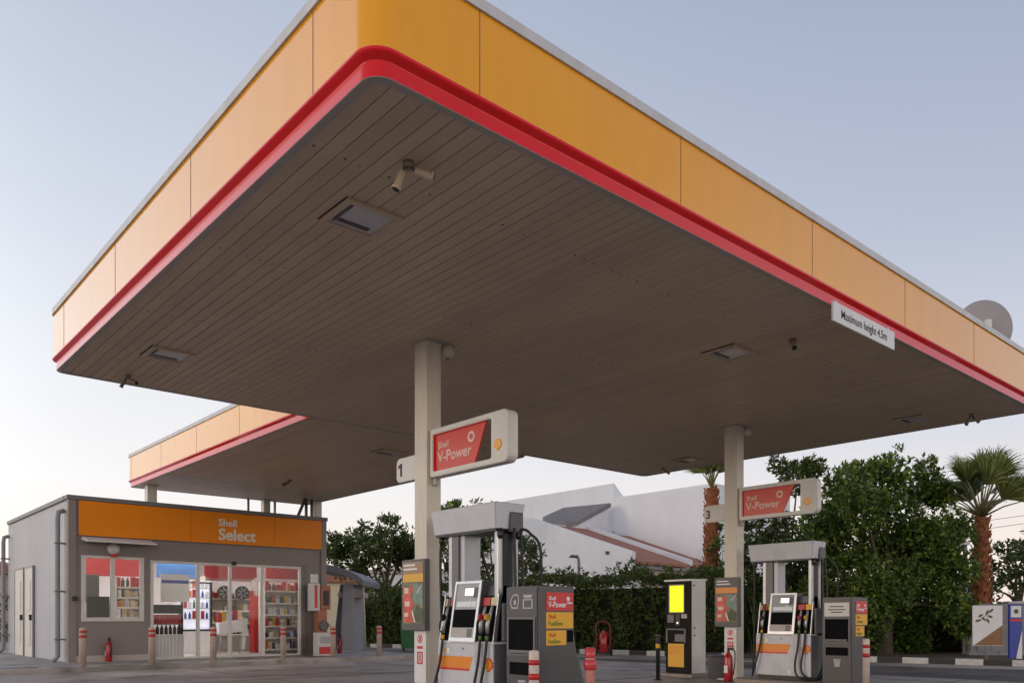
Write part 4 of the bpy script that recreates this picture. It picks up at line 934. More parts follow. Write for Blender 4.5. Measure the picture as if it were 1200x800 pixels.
for q in ((0, .04, .62, 2.0), (.81, .85, .62, 2.0), (.04, .81, .62, .66), (.04, .81, 1.96, 2.0)): g.box(q[0], q[1], .0, .09, q[2], q[3])
g.build('door_frame', M['black'], t)
for z in (.95, 1.25, 1.55, 1.82):
    g = MB(); g.box(.05, .8, .06, .084, z, z+.02); g.build('shelf', M['shelf'], t)
    for k in range(6): packet(random.choice(['green', 'red', 'white', 'blue', 'orange']), (p.x+.11+k*.12, 18.635, SZ+.02+z+.021), 0, (.7, .5, .9), 'shelves of the lit fridge')
# bottle rack near the left pane of the doors
p = atB(177, 16.55); t = thing('bottle_rack', 'white rack with black top and rows of bottles at the left door pane', 'rack', (p.x+.02, 16.55, SZ+.02))
b = MB(); b.box(0, .78, .0, .35, 0, .58, .008); b.build('base', M['white'], t)
g = MB()
for k in range(9): g.box(.04+k*.085, .05+k*.085, -.006, -.001, .03, .55)
g.build('grille', M['lgrey'], t)
b = MB(); b.box(0, .78, .05, .35, 1.10, 1.32, .02); b.build('top', M['recess'], t)
for x in (0.0, .76): 
    b = MB(); b.box(x, x+.02, .08, .33, .58, 1.10); b.build('post', M['black'], t)
b = MB(); b.box(.02, .76, .04, .35, .82, .845); b.build('shelf', M['grey'], t)
for k in range(7):
    packet('dark', (p.x+.10+k*.105, 16.72, SZ+.021+.58), 0, (.9, .9, .95), 'rack at the left door pane')
    packet('red', (p.x+.10+k*.105, 16.72, SZ+.021+.845), 0, (.75, .8, .95), 'rack at the left door pane')
p0 = atB(188, 16.9); tag(MB().box(p0.x, p0.x+.72, 16.9, 16.92, 1.52, 2.22, .004).build('window_poster', M['white']), 'large white poster hanging inside the left door pane', 'poster')
po = bpy.data.objects['window_poster']; po_b = MB().box(p0.x+.03, p0.x+.69, 16.892, 16.899, 1.99, 2.07); po_b.build('blue_strip', M['bluep'] if 'bluep' in M else M['blue'], po)
p0 = atB(276, 17.6); t = thing('promotion_stand', 'white folding display stand behind the sliding doors', 'stand', (p0.x, 17.6, SZ+.02))
b = MB(); b.prism([(-.55, .55), (.12, .62), (.12, .95), (-.55, .85)], (0, 0, 0), (1, 0, 0), (0, 0, 1), .25, .01); b.build('board', M['white'], t)
for k in range(6): packet(('red', 'yellow', 'white', 'blue', 'red', 'cream')[k], (p0.x-.5+.11*k, 17.6-.12, SZ+.02+.87+.017*k), 0, (1, 1, 1.1), 'white folding stand')
b = MB(); b.tube([(-.5, -.1, 0), (-.45, -.1, .6)], .015, 6); b.tube([(.08, -.1, 0), (.1, -.1, .65)], .015, 6); b.build('leg', M['lgrey'], t)
b = MB(); b.prism([(.10, .12), (.20, .12), (.30, .98), (.16, .98)], (0, -.12, 0), (1, 0, 0), (0, 0, 1), .02); b.build('side_card', M['offwhite'], t)
p0 = atB(263, 18.6)
for k, (uu, zz) in enumerate(((262, 1.85), (283, 1.85))):
    pw = atB(uu, 19.0); o = MB().lathe([(.10, 0), (.2, .01), (.2, .10), (.17, .10), (.16, .06), (.06, .05), (.05, .11), (.02, .115)], (0, 0, 0), 24, (0, -1, 0)).build('wheel_trim', M['kblack'])
    for q in range(7): MB().box(.04, .175, -.10, -.055, -.016, .016, .004, Matrix.Rotation(q*2*math.pi/7, 4, 'Y')).build('spoke', M['grey'], o)
    o.location = (pw.x, 19.0, zz); tag(o, ('left' if k == 0 else 'right')+' of two round dark wheel trims above the middle shelves', 'wheel trim', 'wheel trims on display')
p0 = atB(300, 18.0); o = MB().box(p0.x-.06, p0.x+.10, 18.0, 18.3, SZ+.021, 1.75, .01).build('red_display', PC[0]); tag(o, 'narrow red display column beside the middle shelves', 'display')
# counter things behind the serving window
p0 = atB(101, 17.0); t = thing('serving_counter', 'white counter inside the serving window', 'counter', (p0.x, 16.6, SZ+.02))
b = MB(); b.box(0, 1.35, 0, .6, 0, 1.0, .01); b.build('body', M['white'], t)
tag(MB().box(p0.x, p0.x+.42, 16.62, 17.0, SZ+.021+1.0, 1.62, .02).build('till', M['recess']), 'black till on the counter behind the serving window', 'till')
p0 = atB(102.5, 17.8)
tag(MB().box(p0.x+.02, p0.x+.3, 17.9, 18.2, 1.501, 2.2, .02).build('coffee_machine', PC[6]), 'tall dark coffee machine behind the serving window', 'coffee machine')
tag(MB().box(p0.x-.1, p0.x+.35, 17.8, 18.3, SZ+.021, 1.5, .01).build('machine_stand', M['inwall']), 'pale stand under the coffee machine in the shop', 'stand')
shelving(137, 166, 17.5, [.75, 1.0, 1.25, 1.5, 1.76], 'shelves behind the serving window', 'tan shelves of goods behind the right half of the serving window', (0, 6, 0, 3, 0, 2, 2, 1), 2.05, .3, .10)
for k in range(5): packet(('cream', 'white', 'cream', 'yellow', 'white')[k], (p0.x-.05+.13*k, 17.0, SZ+.021+1.0), 0, (1, 1, 1.3), 'serving counter')
# shop bollards
M['bandred'] = mat('faded red band', (.42, .03, .025), .45, .15, 6.)
for k, (u, l) in enumerate(((97, 'cream bollard left of the serving window, leftmost of the row'), (178, 'cream bollard between the serving window and the doors'), (250, 'cream bollard in front of the left sliding door'),
               (332, 'cream bollard in front of the right hand shelves'), (390.5, 'cream bollard by the right corner of the shop'), (444.5, 'cream bollard standing alone right of the shop'))):
    p = atB(u, 14.3, SZ); t = thing('shop_bollard', l, 'bollard', p, 0, 'red banded bollards along the pavement')
    b = MB(); b.lathe([(.072, 0), (.07, .76), (.062, .79), (.03, .805)], seg=18); b.build('post', M['cone'], t)
    b = MB(); b.lathe([(.0725, .59), (.0735, .592), (.0735, .655), (.0725, .657)], seg=18); b.build('lower_band', M['bandred'], t)
    b = MB(); b.lathe([(.0725, .70), (.0735, .702), (.0735, .75), (.0725, .752)], seg=18); b.build('upper_band', M['bandred'], t)
# roof pieces above the shop
p = atB(291, 18.2); tag(MB().tube([(p.x, 18.2, 3.7), (p.x, 18.2, 4.54)], .035, 8).build('roof_pipe', M['pipe']), 'thin dark pipe rising from the middle of the shop roof', 'pipe')
col_part(can2, 3.7+3.9, 18.2, 3.7, .2, .2)
p = atB(322, 18.4); tag(MB().tube([(p.x, 18.4, 3.7), (p.x, 18.4, 4.54)], .04, 8).build('roof_pipe', M['column']), 'thin pale pipe right of the dark one on the shop roof', 'pipe')
p = atB(357, 17.2); t = thing('roof_strut', 'dark braced steel struts on the shop roof beside the canopy column', 'struts', (p.x, 17.2, 3.7))
for q in ([(-.35, 0, 0), (0.02, 0, .84)], [(.05, 0, 0), (.05, 0, .84)], [(.25, .05, 0), (.25, .05, .84)]): MB().tube(q, .045, 6).build('strut', M['cap'], t)

# ------------------------------------------------------------------ curved shelter right of the shop
d0 = 27.0
t = thing('wash_shelter', 'grey shelter with curved roof and tapered white pillar behind the shop', 'shelter', at(410, d0, 0), -math.atan2(FWD.x, FWD.y))
def lx(u, d=d0): return (u-410)/F*d
top = [(372, 660.5), (383, 662), (396, 664), (408, 667.5), (419, 672), (427, 677), (431, 681)]
pts = [(lx(u), zv(v, d0)) for u, v in top]; low = [(lx(u)-.02, zv(v, d0)-.26+.08*(i/6)) for i, (u, v) in enumerate(top)]
MB().prism(pts+low[::-1], (0, 2.6, 0), (1, 0, 0), (0, 0, 1), 3.4, .02).build('roof', M['pipe'], t)
MB().prism([(lx(401), 0), (lx(417.5), 0), (lx(417), zv(684, d0)), (lx(405), zv(684, d0))], (0, 1.6, 0), (1, 0, 0), (0, 0, 1), 2.0, .02).build('pillar', M['corr'], t)
MB().prism([(lx(388), 0), (lx(400.9), 0), (lx(404), zv(684, d0)), (lx(397), zv(684, d0))], (0, 1.8, 0), (1, 0, 0), (0, 0, 1), 1.6, .02).build('side_panel', M['pipe'], t)
MB().tube([(lx(431), -.4, 0), (lx(428), -.4, zv(678, d0))], .03, 8).build('post', M['column'], t)
MB().box(lx(398), lx(428), -.3, .6, zv(700, d0), zv(694, d0)+.0).build('beam', M['cstucco'], t)
# green bin
p = at(479, 27.5, 0); t = thing('green_bin', 'green wheeled bin behind the nearer column', 'bin', p, -math.atan2(FWD.x, FWD.y))
MB().prism([(-.22, .1), (.22, .1), (.27, .95), (-.27, .95)], (0, .25, 0), (1, 0, 0), (0, 0, 1), .5, .02).build('body', M['green'], t); MB().box(-.30, .30, -.3, .3, .95, 1.02, .02).build('lid', M['green'], t)
for x in (-.2, .2): MB().lathe([(.09, -.03), (.1, -.02), (.1, .02), (.09, .03)], (x, .2, .1), 12, (1, 0, 0)).build('wheel', M['black'], t)
# red trolley by the hedge
p = at(707, 24.2, 0); t = thing('fire_trolley', 'red two wheeled fire trolley in front of the hedge', 'trolley', p, -math.atan2(FWD.x, FWD.y))
g = MB(); g.tube(hosepath([(-.2, 0, .05), (-.2, .02, .5), (-.18, .1, .95), (.18, .1, .95), (.2, .02, .5), (.2, 0, .05)], 6), .022, 8)
for z in (.3, .62): g.tube([(-.2, .02, z), (.2, .02, z)], .018, 8)
g.build('frame', M['rust'], t)
MB().lathe([(.1, .1), (.12, .14), (.12, .6), (.06, .7), (.03, .75)], (0, -.08, 0), 16).build('cylinder', M['extred'], t)
for x in (-.24, .24): MB().lathe([(.11, -.03), (.13, -.02), (.13, .02), (.11, .03)], (x, .02, .13), 16, (1, 0, 0)).build('wheel', M['black'], t)
MB().tube(hosepath([(.03, -.1, .7), (.2, -.2, .55), (.1, -.22, .2), (-.1, -.2, .35)], 8), .016, 8).build('hose', M['rust'], t)

# ------------------------------------------------------------------ right hand boards
YAW = -math.atan2(FWD.x, FWD.y)
p = at(1157, 19.9, 0); t = thing('olive_sign', 'white and brown board with an olive sprig on a thin post by the kerb', 'sign', p, YAW)
z0, z1 = zv(756, 19.9), zv(709, 19.9); W2 = .36
MB().box(-W2, W2, -.02, .02, z0, z1, .004).build('board', M['white'], t)
MB().prism([(-W2+.02, z0+.01), (W2, z0+.01), (W2, z0+.50)], (0, -.0205, 0), (1, 0, 0), (0, 0, 1), .004).build('brown_field', M['brown'], t)
g = MB()
for (x, z, a) in ((-.18, .78, 30), (-.10, .70, -40), (-.02, .86, 60), (.05, .76, -20), (.08, .90, 35), (-.24, .66, 10), (.0, .66, -60)):
    c, s_ = math.cos(R(a)), math.sin(R(a)); g.prism([(x+q[0]*c-q[1]*s_, z0+z-.05+q[0]*s_+q[1]*c) for q in ((-.075, 0), (-.02, .028), (.04, .024), (.08, 0), (.04, -.024), (-.02, -.028))], (0, -.021, 0), (1, 0, 0), (0, 0, 1), .003)
g.prism([(-.28, z0+.57), (-.27, z0+.56), (.12, z0+.86), (.11, z0+.87)], (0, -.0205, 0), (1, 0, 0), (0, 0, 1), .003); g.build('olive_sprig', M['leafink'], t)
MB().tube([(0, .035, 0), (0, .035, z1-.05)], .022, 8).build('post', M['steel'], t)
p = at(1189.5, 20.6, 0); t = thing('advertising_pillar', 'slim blue panel with white crest and red line in front of the block wall', 'panel', p, YAW)
zt = zv(708, 20.6); MB().box(-.16, .16, -.04, .04, .0, zt, .01).build('panel', M['blue'], t)
MB().box(-.13, .13, -.046, -.0405, zt-.32, zt-.03).build('white_field', M['white'], t); MB().box(-.155, .155, -.046, -.0405, zt-.42, zt-.36).build('red_line', M['lred'], t)
MB().prism(circle(.06, 12, (0, zt-.17)), (0, -.047, 0), (1, 0, 0), (0, 0, 1), .002).build('crest', M['leafink'], t)
MB().prism([(.0, .08), (.15, .08), (.15, .8), (.10, .55)], (0, -.0405, 0), (1, 0, 0), (0, 0, 1), .004).build('white_flash', M['lwhite'], t)
b = MB(); d1 = 22.4; p = at(1162, d1, 0)
t = thing('block_wall', 'grey coursed block wall with pale cap at the right behind the boards', 'wall', p, YAW)
hw = zv(707, d1); k = 0
for zz in [q*.2 for q in range(int(hw/.2)+1)]:
    x = -.4 if k % 2 else -.6
    while x < 5: b.box(x, x+.395, 0+random.uniform(0, .008), .2, zz+.004, min(zz+.196, hw), .006); x += .4
    k += 1
b.box(-.55, 5.1, .03, .17, 0, hw-.02); b.build('blocks', M['block'], t); MB().box(.45, 5.2, -.04, .24, hw+.002, hw+.07, .01).build('cap', M['corr'], t)
# lamp posts
p = at(1131, 22.9, 0); t = thing('lamp_post', 'pale lamp post rising through the big tree on the right', 'lamp post', p, YAW)
MB().lathe([(.14, 0), (.14, .03), (.09, .08), (.075, .2), (.06, 3.0), (.05, 3.15)], seg=14).build('post', M['pipe'], t); MB().prism([(-.22, 3.15), (.10, 3.15), (.08, 3.24), (-.2, 3.2)], (0, .1, 0), (1, 0, 0), (0, 0, 1), .2, .01).build('lantern', M['offwhite'], t)
p = at(678.5, 31, 0); t = thing('street_lamp', 'slim grey street lamp in front of the white house', 'street lamp', p, YAW)
zt = zv(652, 31); MB().tube([(0, 0, 0), (0, 0, zt-.25), (-.02, 0, zt-.06), (-.1, 0, zt)], [.075, .06, .055, .05], 10).build('post', M['pipe'], t); MB().prism([(-.40, zt-.02), (-.04, zt-.05), (-.02, zt+.05), (-.30, zt+.07)], (0, .12, 0), (1, 0, 0), (0, 0, 1), .24, .01).build('lantern', M['dgrey'], t)
# power lines
for k, (v0, v1) in enumerate(((608.5, 603), (618, 612.5))):
    dd = 60; pA, pB, pC = at(1120, dd, zv(v0+5, dd)), at(1165, dd, zv(v0, dd)), at(1400, dd-6, zv(v1-28, dd-6))
    o = MB().tube(hosepath([pA, pB, pC], 10), .018, 5).build('power_line', M['wire']); tag(o, ('upper' if k == 0 else 'lower')+' of two thin power lines crossing the sky right of the palm', 'power line', 'power lines')

# ------------------------------------------------------------------ white house
def cl(u, d, v): p = at(u, d, 0); return Vector((p.x, p.y, zv(v, d)))
KX = at(741, 40, 0); LDv = Vector((0, 1, 0)); RDv = Vector((1, 0, 0))     # the house runs along the same axes as the station
house = thing('white_house', 'white stucco house with terracotta lean-to roofs behind the hedge', 'house', (KX.x, KX.y, 0))
# local coords: x along the front (away right), y going back
pit = .325; E = 3.95
def hp(x, y, z): return (x, y, z)
MB().prism([(0, 0), (14, 0), (14, E+.35+pit*7.2), (7.3, E+.40+pit*7.2), (0, E+.42)], (0, 0, 0), (0, 1, 0), (0, 0, 1), .25).build('gable_wall', M['stucco'], house)
MB().box(.26, 9.5, .05, .3, 0, E-.05).build('front_wall', M['cstucco'], house)
MB().prism([(-.25, E-.06), (7.3, E+.12+pit*7.2), (7.3, E+.02+pit*7.2), (-.25, E-.20)], (.26, 0, 0), (0, 1, 0), (0, 0, 1), 4.05).build('lower_roof', M['tile'], house)
MB().prism([(-.1, E-.1), (-.1, E+.22), (7.4, E+.26+pit*7.4), (7.4, E-.1+pit*7.4)], (4.32, 0, 0), (0, 1, 0), (0, 0, 1), .42).build('dividing_parapet', M['stucco'], house)
MB().prism([(-.25, E-.06), (6.2, E+.12+pit*6.1), (6.2, E+.02+pit*6.1), (-.25, E-.20)], (4.75, 0, 0), (0, 1, 0), (0, 0, 1), 2.25).build('upper_roof', M['tile'], house)
MB().box(.27, 7.0, -.20, .045, E-.42, E-.26).build('eave_board', M['brown2'] if 'brown2' in M else M['cap'], house)
MB().box(7.0, 15, .2, 7.4, 0, 8.38).build('tall_wing', M['stucco'], house)
MB().prism([(0, 0), (1.15, 0), (1.15, 8.45), (0, 9.4)], (7.05, 24, 0), (1, 0, 0), (0, 0, 1), 16.55).build('rear_wing', M['stucco'], house)
MB().box(7.02, 15.02, .18, 7.42, 8.382, 8.5).build('wing_coping', M['stucco'], house)
MB().box(.3, 7.0, 7.5, 8.0, 0, E+.2+pit*7.2).build('back_wall', M['stucco'], house)
# grey pitched roof in front of the rear wing
q = [cl(646, 47.6, 613.5), cl(676, 47.6, 610.5), cl(716, 49.6, 589), cl(660, 50.4, 594.5), cl(636, 48.8, 605.5)]
base = Vector((KX.x, KX.y, 0)); vv = [tuple(x-base) for x in q]+[tuple(x-base-Vector((0, 0, .25))) for x in q]
raw('grey_roof', vv, [(0, 1, 2, 3, 4), (9, 8, 7, 6, 5)]+[(i, 5+i, 5+(i+1) % 5, (i+1) % 5) for i in range(5)], M['slate'], house)
bb = [x-base for x in q]; cen = sum(bb, Vector())/5; ins = [cen+(x-cen)*.93 for x in bb]
raw('roof_base', [(x.x, x.y, x.z-.26) for x in ins]+[(x.x, x.y, 4.) for x in ins], [(0, 1, 2, 3, 4), (9, 8, 7, 6, 5)]+[(i, 5+i, 5+(i+1) % 5, (i+1) % 5) for i in range(5)], M['stucco'], house)
wl = [cl(648, 47.9, 614.5), cl(675, 47.9, 611.5)]; a_, c_ = wl[0]-base, wl[1]-base
raw('roof_fascia', [tuple(a_), tuple(c_), (c_.x, c_.y, c_.z-1.0), (a_.x, a_.y, a_.z-1.0), (a_.x+.1, a_.y+.3, a_.z), (c_.x+.1, c_.y+.3, c_.z), (c_.x+.1, c_.y+.3, c_.z-1), (a_.x+.1, a_.y+.3, a_.z-1)],
    [(0, 3, 2, 1), (4, 5, 6, 7), (0, 1, 5, 4), (1, 2, 6, 5), (2, 3, 7, 6), (3, 0, 4, 7)], M['tile'], house)
s0 = cl(728, 39.0, 640)-base
MB().lathe([(.09, 0), (.09, .12), (.05, .14)], (-.001, 1.6, E+.45), 12, (-1, 0, 0)).build('wall_lamp', M['dgrey'], house)
MB().box(-.03, -.001, 6.2, 7.4, 1.9, 2.9).build('window', M['cap'], house)
# far pieces on the left
p = at(-6, 48, 0); t = thing('far_house', 'pale house with low roof at the far left edge', 'house', p, YAW)
MB().box(-6, .6, 0, 5, 0, zv(672, 48)).build('wall', M['cstucco'], t); MB().prism([(-6.2, 0), (.85, 0), (.7, .5), (-3, 1.1), (-6.2, .5)], (0, 5.2, zv(672, 48)), (1, 0, 0), (0, 0, 1), 5.4).build('roof', M['tile'], t)
p = at(385, 46, 0); t = thing('cream_house', 'cream house with tiled roof partly hidden by the curved shelter', 'house', p, YAW)
MB().box(-3, 2.0, 0, 5, 0, zv(682, 46)).build('wall', mat('pale cream stucco', (.62, .54, .40), .85, .06), t); MB().prism([(-3.2, 0), (2.2, 0), (2.0, .35), (-2, 1.2), (-3.2, .5)], (0, 5.2, zv(682, 46)+.002), (1, 0, 0), (0, 0, 1), 5.5).build('roof', M['tile'], t)
p = at(520, 62, 0); t = thing('pale_building', 'long pale building glimpsed between the trees', 'building', p, YAW)
MB().box(-12, 8, 0, 6, 0, zv(672, 62)).build('wall', M['stucco'], t); MB().box(-12.2, 8.2, -.2, 6.2, zv(672, 62)+.002, zv(672, 62)+.3).build('parapet', M['cstucco'], t)

# ------------------------------------------------------------------ foliage
rnd = random.Random(11)
def rdir():
    while True:
        v = Vector((rnd.uniform(-1, 1), rnd.uniform(-1, 1), rnd.uniform(-1, 1)))
        if .05 < v.length < 1: return v.normalized()
def leaf(V, Fc, c, ax, side, L, W):
    i = len(V); n = ax.cross(side)
    V.append(tuple(c)); V.append(tuple(c+ax*L*.5+side*W+n*W*.3)); V.append(tuple(c+ax*L)); V.append(tuple(c+ax*L*.5-side*W+n*W*.3)); Fc.append((i, i+1, i+2, i+3))
def tuft(V, Fc, c, out, L, W, n=6, spread=1.0):
    for _ in range(n):
        ax = (out*.7+rdir()*spread).normalized(); s_ = ax.cross(rdir())
        if s_.length < .05: continue
        leaf(V, Fc, c+rdir()*L*.25, ax, s_.normalized(), L*rnd.uniform(.7, 1.2), W*rnd.uniform(.7, 1.2))
def clumps(V, Fc, cl_, dens, L, W, n=6, spread=1.0, shell=.42):
    for (c, r, sq) in cl_:
        k = int(dens*r*r)
        for _ in range(k):
            o = rdir(); q = r*(shell+(1-shell)*rnd.random())*(1+.18*math.sin(5*o.x+c.x*3)*math.cos(4*o.z+c.y)) if rnd.random() < .8 else r*rnd.random()
            p = c+Vector((o.x*q, o.y*q, o.z*q*sq))
            if p.z < .05: continue
            tuft(V, Fc, p, (o+Vector((0, 0, .35))).normalized(), L, W, n, spread)
def tree(name, label, cat, base, cl_, m, trunk_r, dens=110, L=.16, W=.03, n=6, group=None, sub=3, spread=1.0, split=None):
    t = thing(name, label, cat, base, 0, group); V, Fc = [], []
    # break every clump into smaller sub-clumps for an uneven outline
    fine = []
    for c, r, sq in cl_:
        fine.append((c, r*.72, sq))
        for _ in range(sub):
            o = rdir(); fine.append((c+Vector((o.x, o.y, o.z*sq))*r*.72, r*rnd.uniform(.28, .46), sq))
    clumps(V, Fc, fine, dens, L, W, n, spread)
    raw('crown', [tuple(Vector(v)-Vector(base)) for v in V], Fc, m, t)
    tb = MB(); zb = Vector(base); cm = sum((c for c, r, s in cl_), Vector())/len(cl_); fork = Vector(((zb.x*2+cm.x)/3, (zb.y*2+cm.y)/3, zb.z+(cm.z-zb.z)*.45))
    tb.tube([Vector((0, 0, -.05)), (fork-zb)*.5+Vector((.05, .03, 0)), fork-zb], [trunk_r*1.25, trunk_r, trunk_r*.85], 10)
    for c, r, sq in cl_: tb.tube(hosepath([fork-zb, (fork+c)/2-zb+Vector((rnd.uniform(-.2, .2), rnd.uniform(-.2, .2), .15)), c-zb], 4), [trunk_r*.36*(1-.85*i/8) for i in range(9)], 6)
    tb.build('trunk', M['trunk'], t); return t
def CL(lst, d, jit=1.0): 
    out = []
    for u, v, r in lst:
        dd = d+rnd.uniform(-jit, jit); p = at(u, dd, zv(v, dd)); out.append((p, r/F*dd, .95))
    return out
tree('leafy_tree', 'large bushy dark green tree at the right behind the farther pump', 'tree', at(1035, 23.2, .05),
     CL([(1040, 553, 38), (988, 568, 36), (1085, 570, 36), (1112, 625, 42), (1052, 620, 58), (985, 640, 56), (1028, 690, 60), (1090, 690, 58), (965, 705, 52), (1060, 735, 44), (1122, 715, 36), (1008, 735, 44), (1010, 595, 44), (1065, 655, 60)], 23.2, 1.3), M['leaf_a'], .22, 400, .16, .036, 6)
tree('shade_tree', 'dark loose tree left of the large bushy tree, behind the farther fuel sign', 'tree', at(925, 26, .05),
     CL([(935, 560, 30), (915, 548, 18), (952, 552, 22), (905, 615, 40), (945, 640, 44), (885, 650, 30), (915, 690, 46), (880, 705, 36), (950, 700, 46), (880, 735, 34), (930, 740, 38)], 26, 1.2), M['leaf_b'], .2, 300, .17, .036, 6)
tree('broad_tree', 'broad dark tree rising behind the shop shelter', 'tree', at(452, 35, .05),
     CL([(400, 640, 26), (428, 632, 34), (462, 628, 32), (470, 650, 26), (440, 655, 34), (405, 660, 30), (480, 640, 24), (458, 608, 14), (497, 645, 24), (388, 645, 20)], 35, 1.5), M['leaf_b'], .2, 170, .20, .042, 6)
tree('small_tree', 'small tree seen through the nearer pump against the house', 'tree', at(585, 30, .05),
     CL([(530, 640, 24), (560, 632, 26), (592, 628, 24), (615, 650, 24), (628, 645, 15), (600, 668, 26), (560, 665, 26), (532, 668, 20), (575, 600, 13), (630, 665, 12)], 30, 1.2), M['leaf_b'], .15, 220, .18, .036, 6)
tree('distant_tree', 'feathery tree top showing above the first pump header', 'tree', at(528, 44, .05),
     CL([(528, 598, 16), (548, 600, 10), (518, 600, 10), (560, 588, 8), (540, 612, 20), (515, 625, 20)], 44, 1.), M['leaf_a'], .2, 70, .34, .06, 6)
tree('dark_tree', 'dark tree behind the palm at the right edge', 'tree', at(1195, 29, .05),
     CL([(1180, 640, 20), (1200, 650, 26), (1215, 635, 26), (1170, 668, 22), (1195, 680, 26), (1225, 670, 30), (1160, 690, 20)], 29, 1.), M['leaf_b'], .2, 85, .24, .05, 6)
tree('ivy', 'ivy climbing the trunk of the palm behind the farther column', 'ivy', at(840, 27.2, .05),
     CL([(838, 640, 13), (842, 615, 9), (846, 665, 13), (836, 690, 14), (848, 640, 10)], 27.2, .25), M['leaf_a'], .03, 150, .16, .035, 6, sub=2)
def shrub(label, lst, d, m, dens=100, L=.2, W=.03, name='shrub', n=6, grp=None):
    u = sum(q[0] for q in lst)/len(lst); tree(name, label, 'shrub', at(u, d, .05), CL(lst, d, .6), m, .05, dens, L, W, n, grp)
shrub('low dark bushes between the shop shelter and the nearer column', [(436, 710, 24), (462, 712, 26), (486, 706, 26), (450, 740, 22), (480, 740, 24), (508, 720, 26), (425, 740, 18), (410, 735, 18), (465, 745, 20)], 32, M['leaf_h'], 200)
shrub('yellow leaved bush beside the farther pump header', [(862, 655, 15), (870, 678, 14), (866, 700, 14)], 25, M['leaf_y'], 80)
shrub('dark bush at the far left edge beside the shop', [(-4, 712, 18), (2, 735, 16), (-10, 740, 20)], 30, M['leaf_h'])
# strappy shrub behind the farther pump
t = thing('strap_leaf_plant', 'tall strap leaved plant behind the farther pump', 'plant', at(925, 22.2, .05)); V, Fc = [], []
for _ in range(420):
    a = rnd.uniform(0, 6.28); rr = abs(rnd.gauss(0, .55)); p0 = Vector((math.cos(a)*rr, math.sin(a)*rr, .05)); h = rnd.uniform(1.2, 2.5); o = Vector((math.cos(a), math.sin(a), 0))*rnd.uniform(.2, .7); s_ = Vector((-math.sin(a), math.cos(a), 0))*.022
    pr = [p0+o*(k/5)**2+Vector((0, 0, h*(k/5)*(1-.28*(k/5)**2))) for k in range(6)]; i = len(V)
    for k, p in enumerate(pr): V += [tuple(p+s_*(1-k/5.5)), tuple(p-s_*(1-k/5.5))]
    for k in range(5): Fc.append((i+2*k, i+2*k+1, i+2*k+3, i+2*k+2))
raw('leaves', V, Fc, M['leaf_b'], t)
# hedge: leaf covered volume along the kerb
def hedge(p0, p1, h, wd, label, dens=260):
    p0, p1 = Vector(p0), Vector(p1); ax = (p1-p0); Ln = ax.length; ax.normalize(); nrm = Vector((ax.y, -ax.x, 0))
    t = thing('hedge', label, 'hedge', p0, math.atan2(ax.y, ax.x)); V, Fc = [], []
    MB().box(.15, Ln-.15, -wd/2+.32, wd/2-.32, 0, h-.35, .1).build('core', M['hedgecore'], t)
    for _ in range(int(dens*Ln)):
        x = rnd.uniform(0, Ln); s_ = rnd.random(); bump_ = .13*math.sin(x*2.1)+.09*math.sin(x*5.3+1)
        if s_ < .46: p = Vector((x, wd/2-rnd.uniform(-.08, .20)+bump_*.8, rnd.uniform(.05, h))); o = Vector((0, 1, .3))
        elif s_ < .60: p = Vector((x, -wd/2+rnd.uniform(-.08, .16), rnd.uniform(.05, h))); o = Vector((0, -1, .3))
        elif s_ < .96: p = Vector((x, rnd.uniform(-wd/2, wd/2), h+rnd.uniform(-.2, .05)+bump_)); o = Vector((0, 0, 1))
        else: p = Vector((x, rnd.uniform(-wd/2, wd/2), h+rnd.uniform(.05, .28)+bump_)); o = Vector((0, 0, 1))
        tuft(V, Fc, p, o, .15, .03, 5, .8)
    raw('foliage', V, Fc, M['leaf_h'], t)
ka = at(640, 30.5, 0); 
h0 = K0+KD*((at(880, 24.2, 0)-K0).dot(KD))+KN*1.5; h1 = K0+KD*((at(672, 26.4, 0)-K0).dot(KD))+KN*1.5
hedge(h0+Vector((0, 0, .08)), h1+KD*4.0+Vector((0, 0, .08)), 2.32, 1.5, 'long clipped dark green hedge along the painted kerb', 420)

g0, g1 = at(1168, 24.6, .08), at(868, 27.2, .08)
hedge(g0, g1, 1.9, 1.3, 'dark rough hedge in the shade behind the big bushy tree', 200)
hedge(at(545, 33, .08), at(416, 33.5, .08), 2.25, 1.6, 'dark shaggy hedge between the shop shelter and the nearer column', 300)
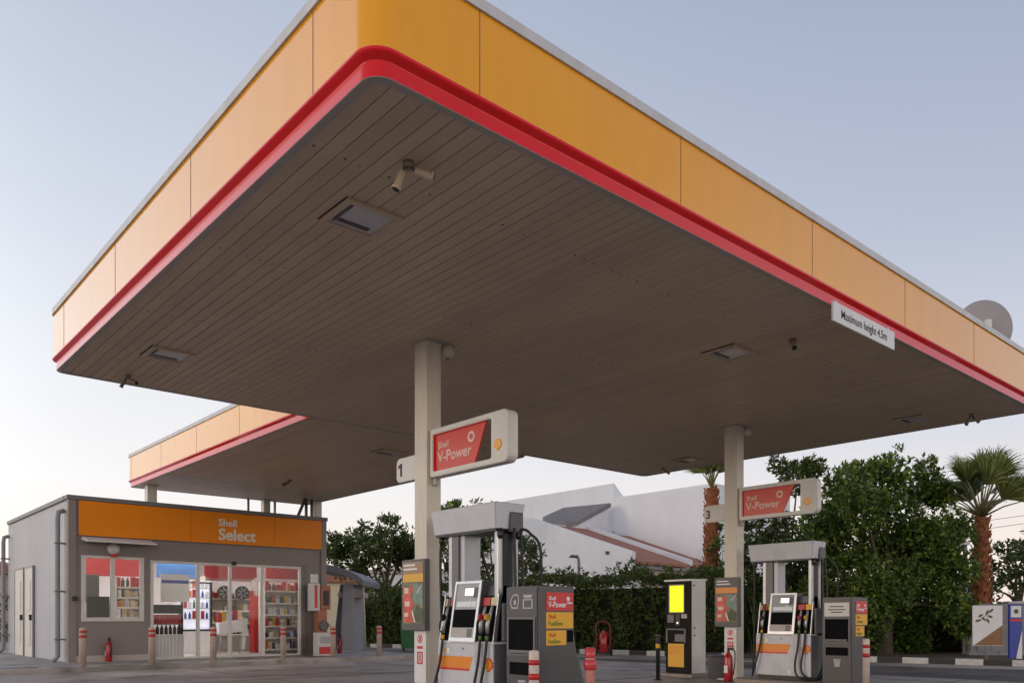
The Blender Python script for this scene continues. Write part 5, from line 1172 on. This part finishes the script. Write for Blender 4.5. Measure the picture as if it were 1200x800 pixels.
# palms
def palm(name, label, base, h, r0, r1, nf, plen, blade, spread_up, m_tr, arcd=170, droop=.5, seed=3):
    rg = random.Random(seed); t = thing(name, label, 'palm tree', base)
    prof = []; n_ = 46
    for i in range(n_+1):
        z = h*i/n_; r = r0+(r1-r0)*i/n_; r *= 1+.09*math.sin(i*2.2)+rg.uniform(-.05, .05); prof.append((r, z))
    bt = MB().lathe(prof, seg=18)    # with cut leaf bases criss-crossing the trunk
    for i in range(int(h*22)):
        a = i*2.4; z = h*.25+(h*.75)*i/(h*22); r = r0+(r1-r0)*z/h
        o = Vector((math.cos(a), math.sin(a), 0)); s_ = Vector((-o.y, o.x, 0)); c = o*(r*.98)
        bt.prism([(-.07, 0), (.07, 0), (.045, .16), (-.045, .16)], c+Vector((0, 0, z)), s_, (o*.35+Vector((0, 0, .94))).normalized(), .03)
    bt.build('trunk', m_tr, t)
    V, Fc, P = [], [], MB()
    top = Vector((0, 0, h))
    for k in range(nf):
        a = k*2.399+rg.uniform(-.2, .2); el = spread_up[0]+(spread_up[1]-spread_up[0])*((k+.5)/nf)+rg.uniform(-.1, .1)
        dv = Vector((math.cos(a)*math.cos(el), math.sin(a)*math.cos(el), math.sin(el))); pl = plen*rg.uniform(.8, 1.15)
        hub = top+dv*pl+Vector((0, 0, -.06*math.cos(el)*pl)); P.tube([top+dv*.05, top+dv*pl*.5+Vector((0, 0, .03)), hub], [.03, .02, .014], 6)
        side = dv.cross(Vector((0, 0, 1)));
        if side.length < .1: side = Vector((1, 0, 0))
        side.normalize(); side = Matrix.Rotation(rg.uniform(-.9, .9), 3, dv) @ side; upv = side.cross(dv).normalized(); nb = 36; arc = R(arcd)
        for q in range(nb):
            th = -arc/2+arc*q/(nb-1); bd = (dv*math.cos(th)+side*math.sin(th)+upv*(.22*abs(math.sin(th))-.02)).normalized(); L = blade*(1-.25*abs(th)/(arc/2))*rg.uniform(.85, 1.08)
            wv = bd.cross(upv).normalized(); pr = []
            for j in range(6):
                s = j/5; p = hub+bd*L*s; fall = droop*L*max(0, s-.45)**2*2.2; pr.append((p-Vector((0, 0, fall)), .030*(1-.95*s**1.3)))
            i = len(V)
            for p, wd in pr: V += [tuple(p+wv*wd), tuple(p-wv*wd)]
            for j in range(5): Fc.append((i+2*j, i+2*j+1, i+2*j+3, i+2*j+2))
    P.build('petioles', M['petiole'], t)
    raw('fronds', V, Fc, M['leaf_p'], t); return t
M['petiole'] = mat('pale green petiole', (.22, .20, .09), .5, .2)
dP = 24.0; zt = zv(606, dP)
palm('fan_palm', 'fan palm with rust brown trunk and full crown at the right', at(1150, dP, .05), zt-.05, .27, .19, 25, 1.1, 1.28, (R(80), R(20)), M['palmtrunk'], arcd=125, droop=.42)
dQ = 27.5; zt = zv(572, dQ)
palm('slim_palm', 'fan palm with ivy on its trunk rising behind the farther column', at(834, dQ, .05), zt-.05, .30, .19, 16, .7, 1.0, (R(88), R(55)), M['palmtrunk'], arcd=130, droop=.1, seed=5)

pp = at(834, dQ, .05); o = MB().lathe([(.33+.02*math.sin(i*1.9), i*.12) for i in range(24)], seg=18).build('bark', M['palmdark']); o.parent = [x for x in COL.objects if x.name.startswith('slim_palm')][0]
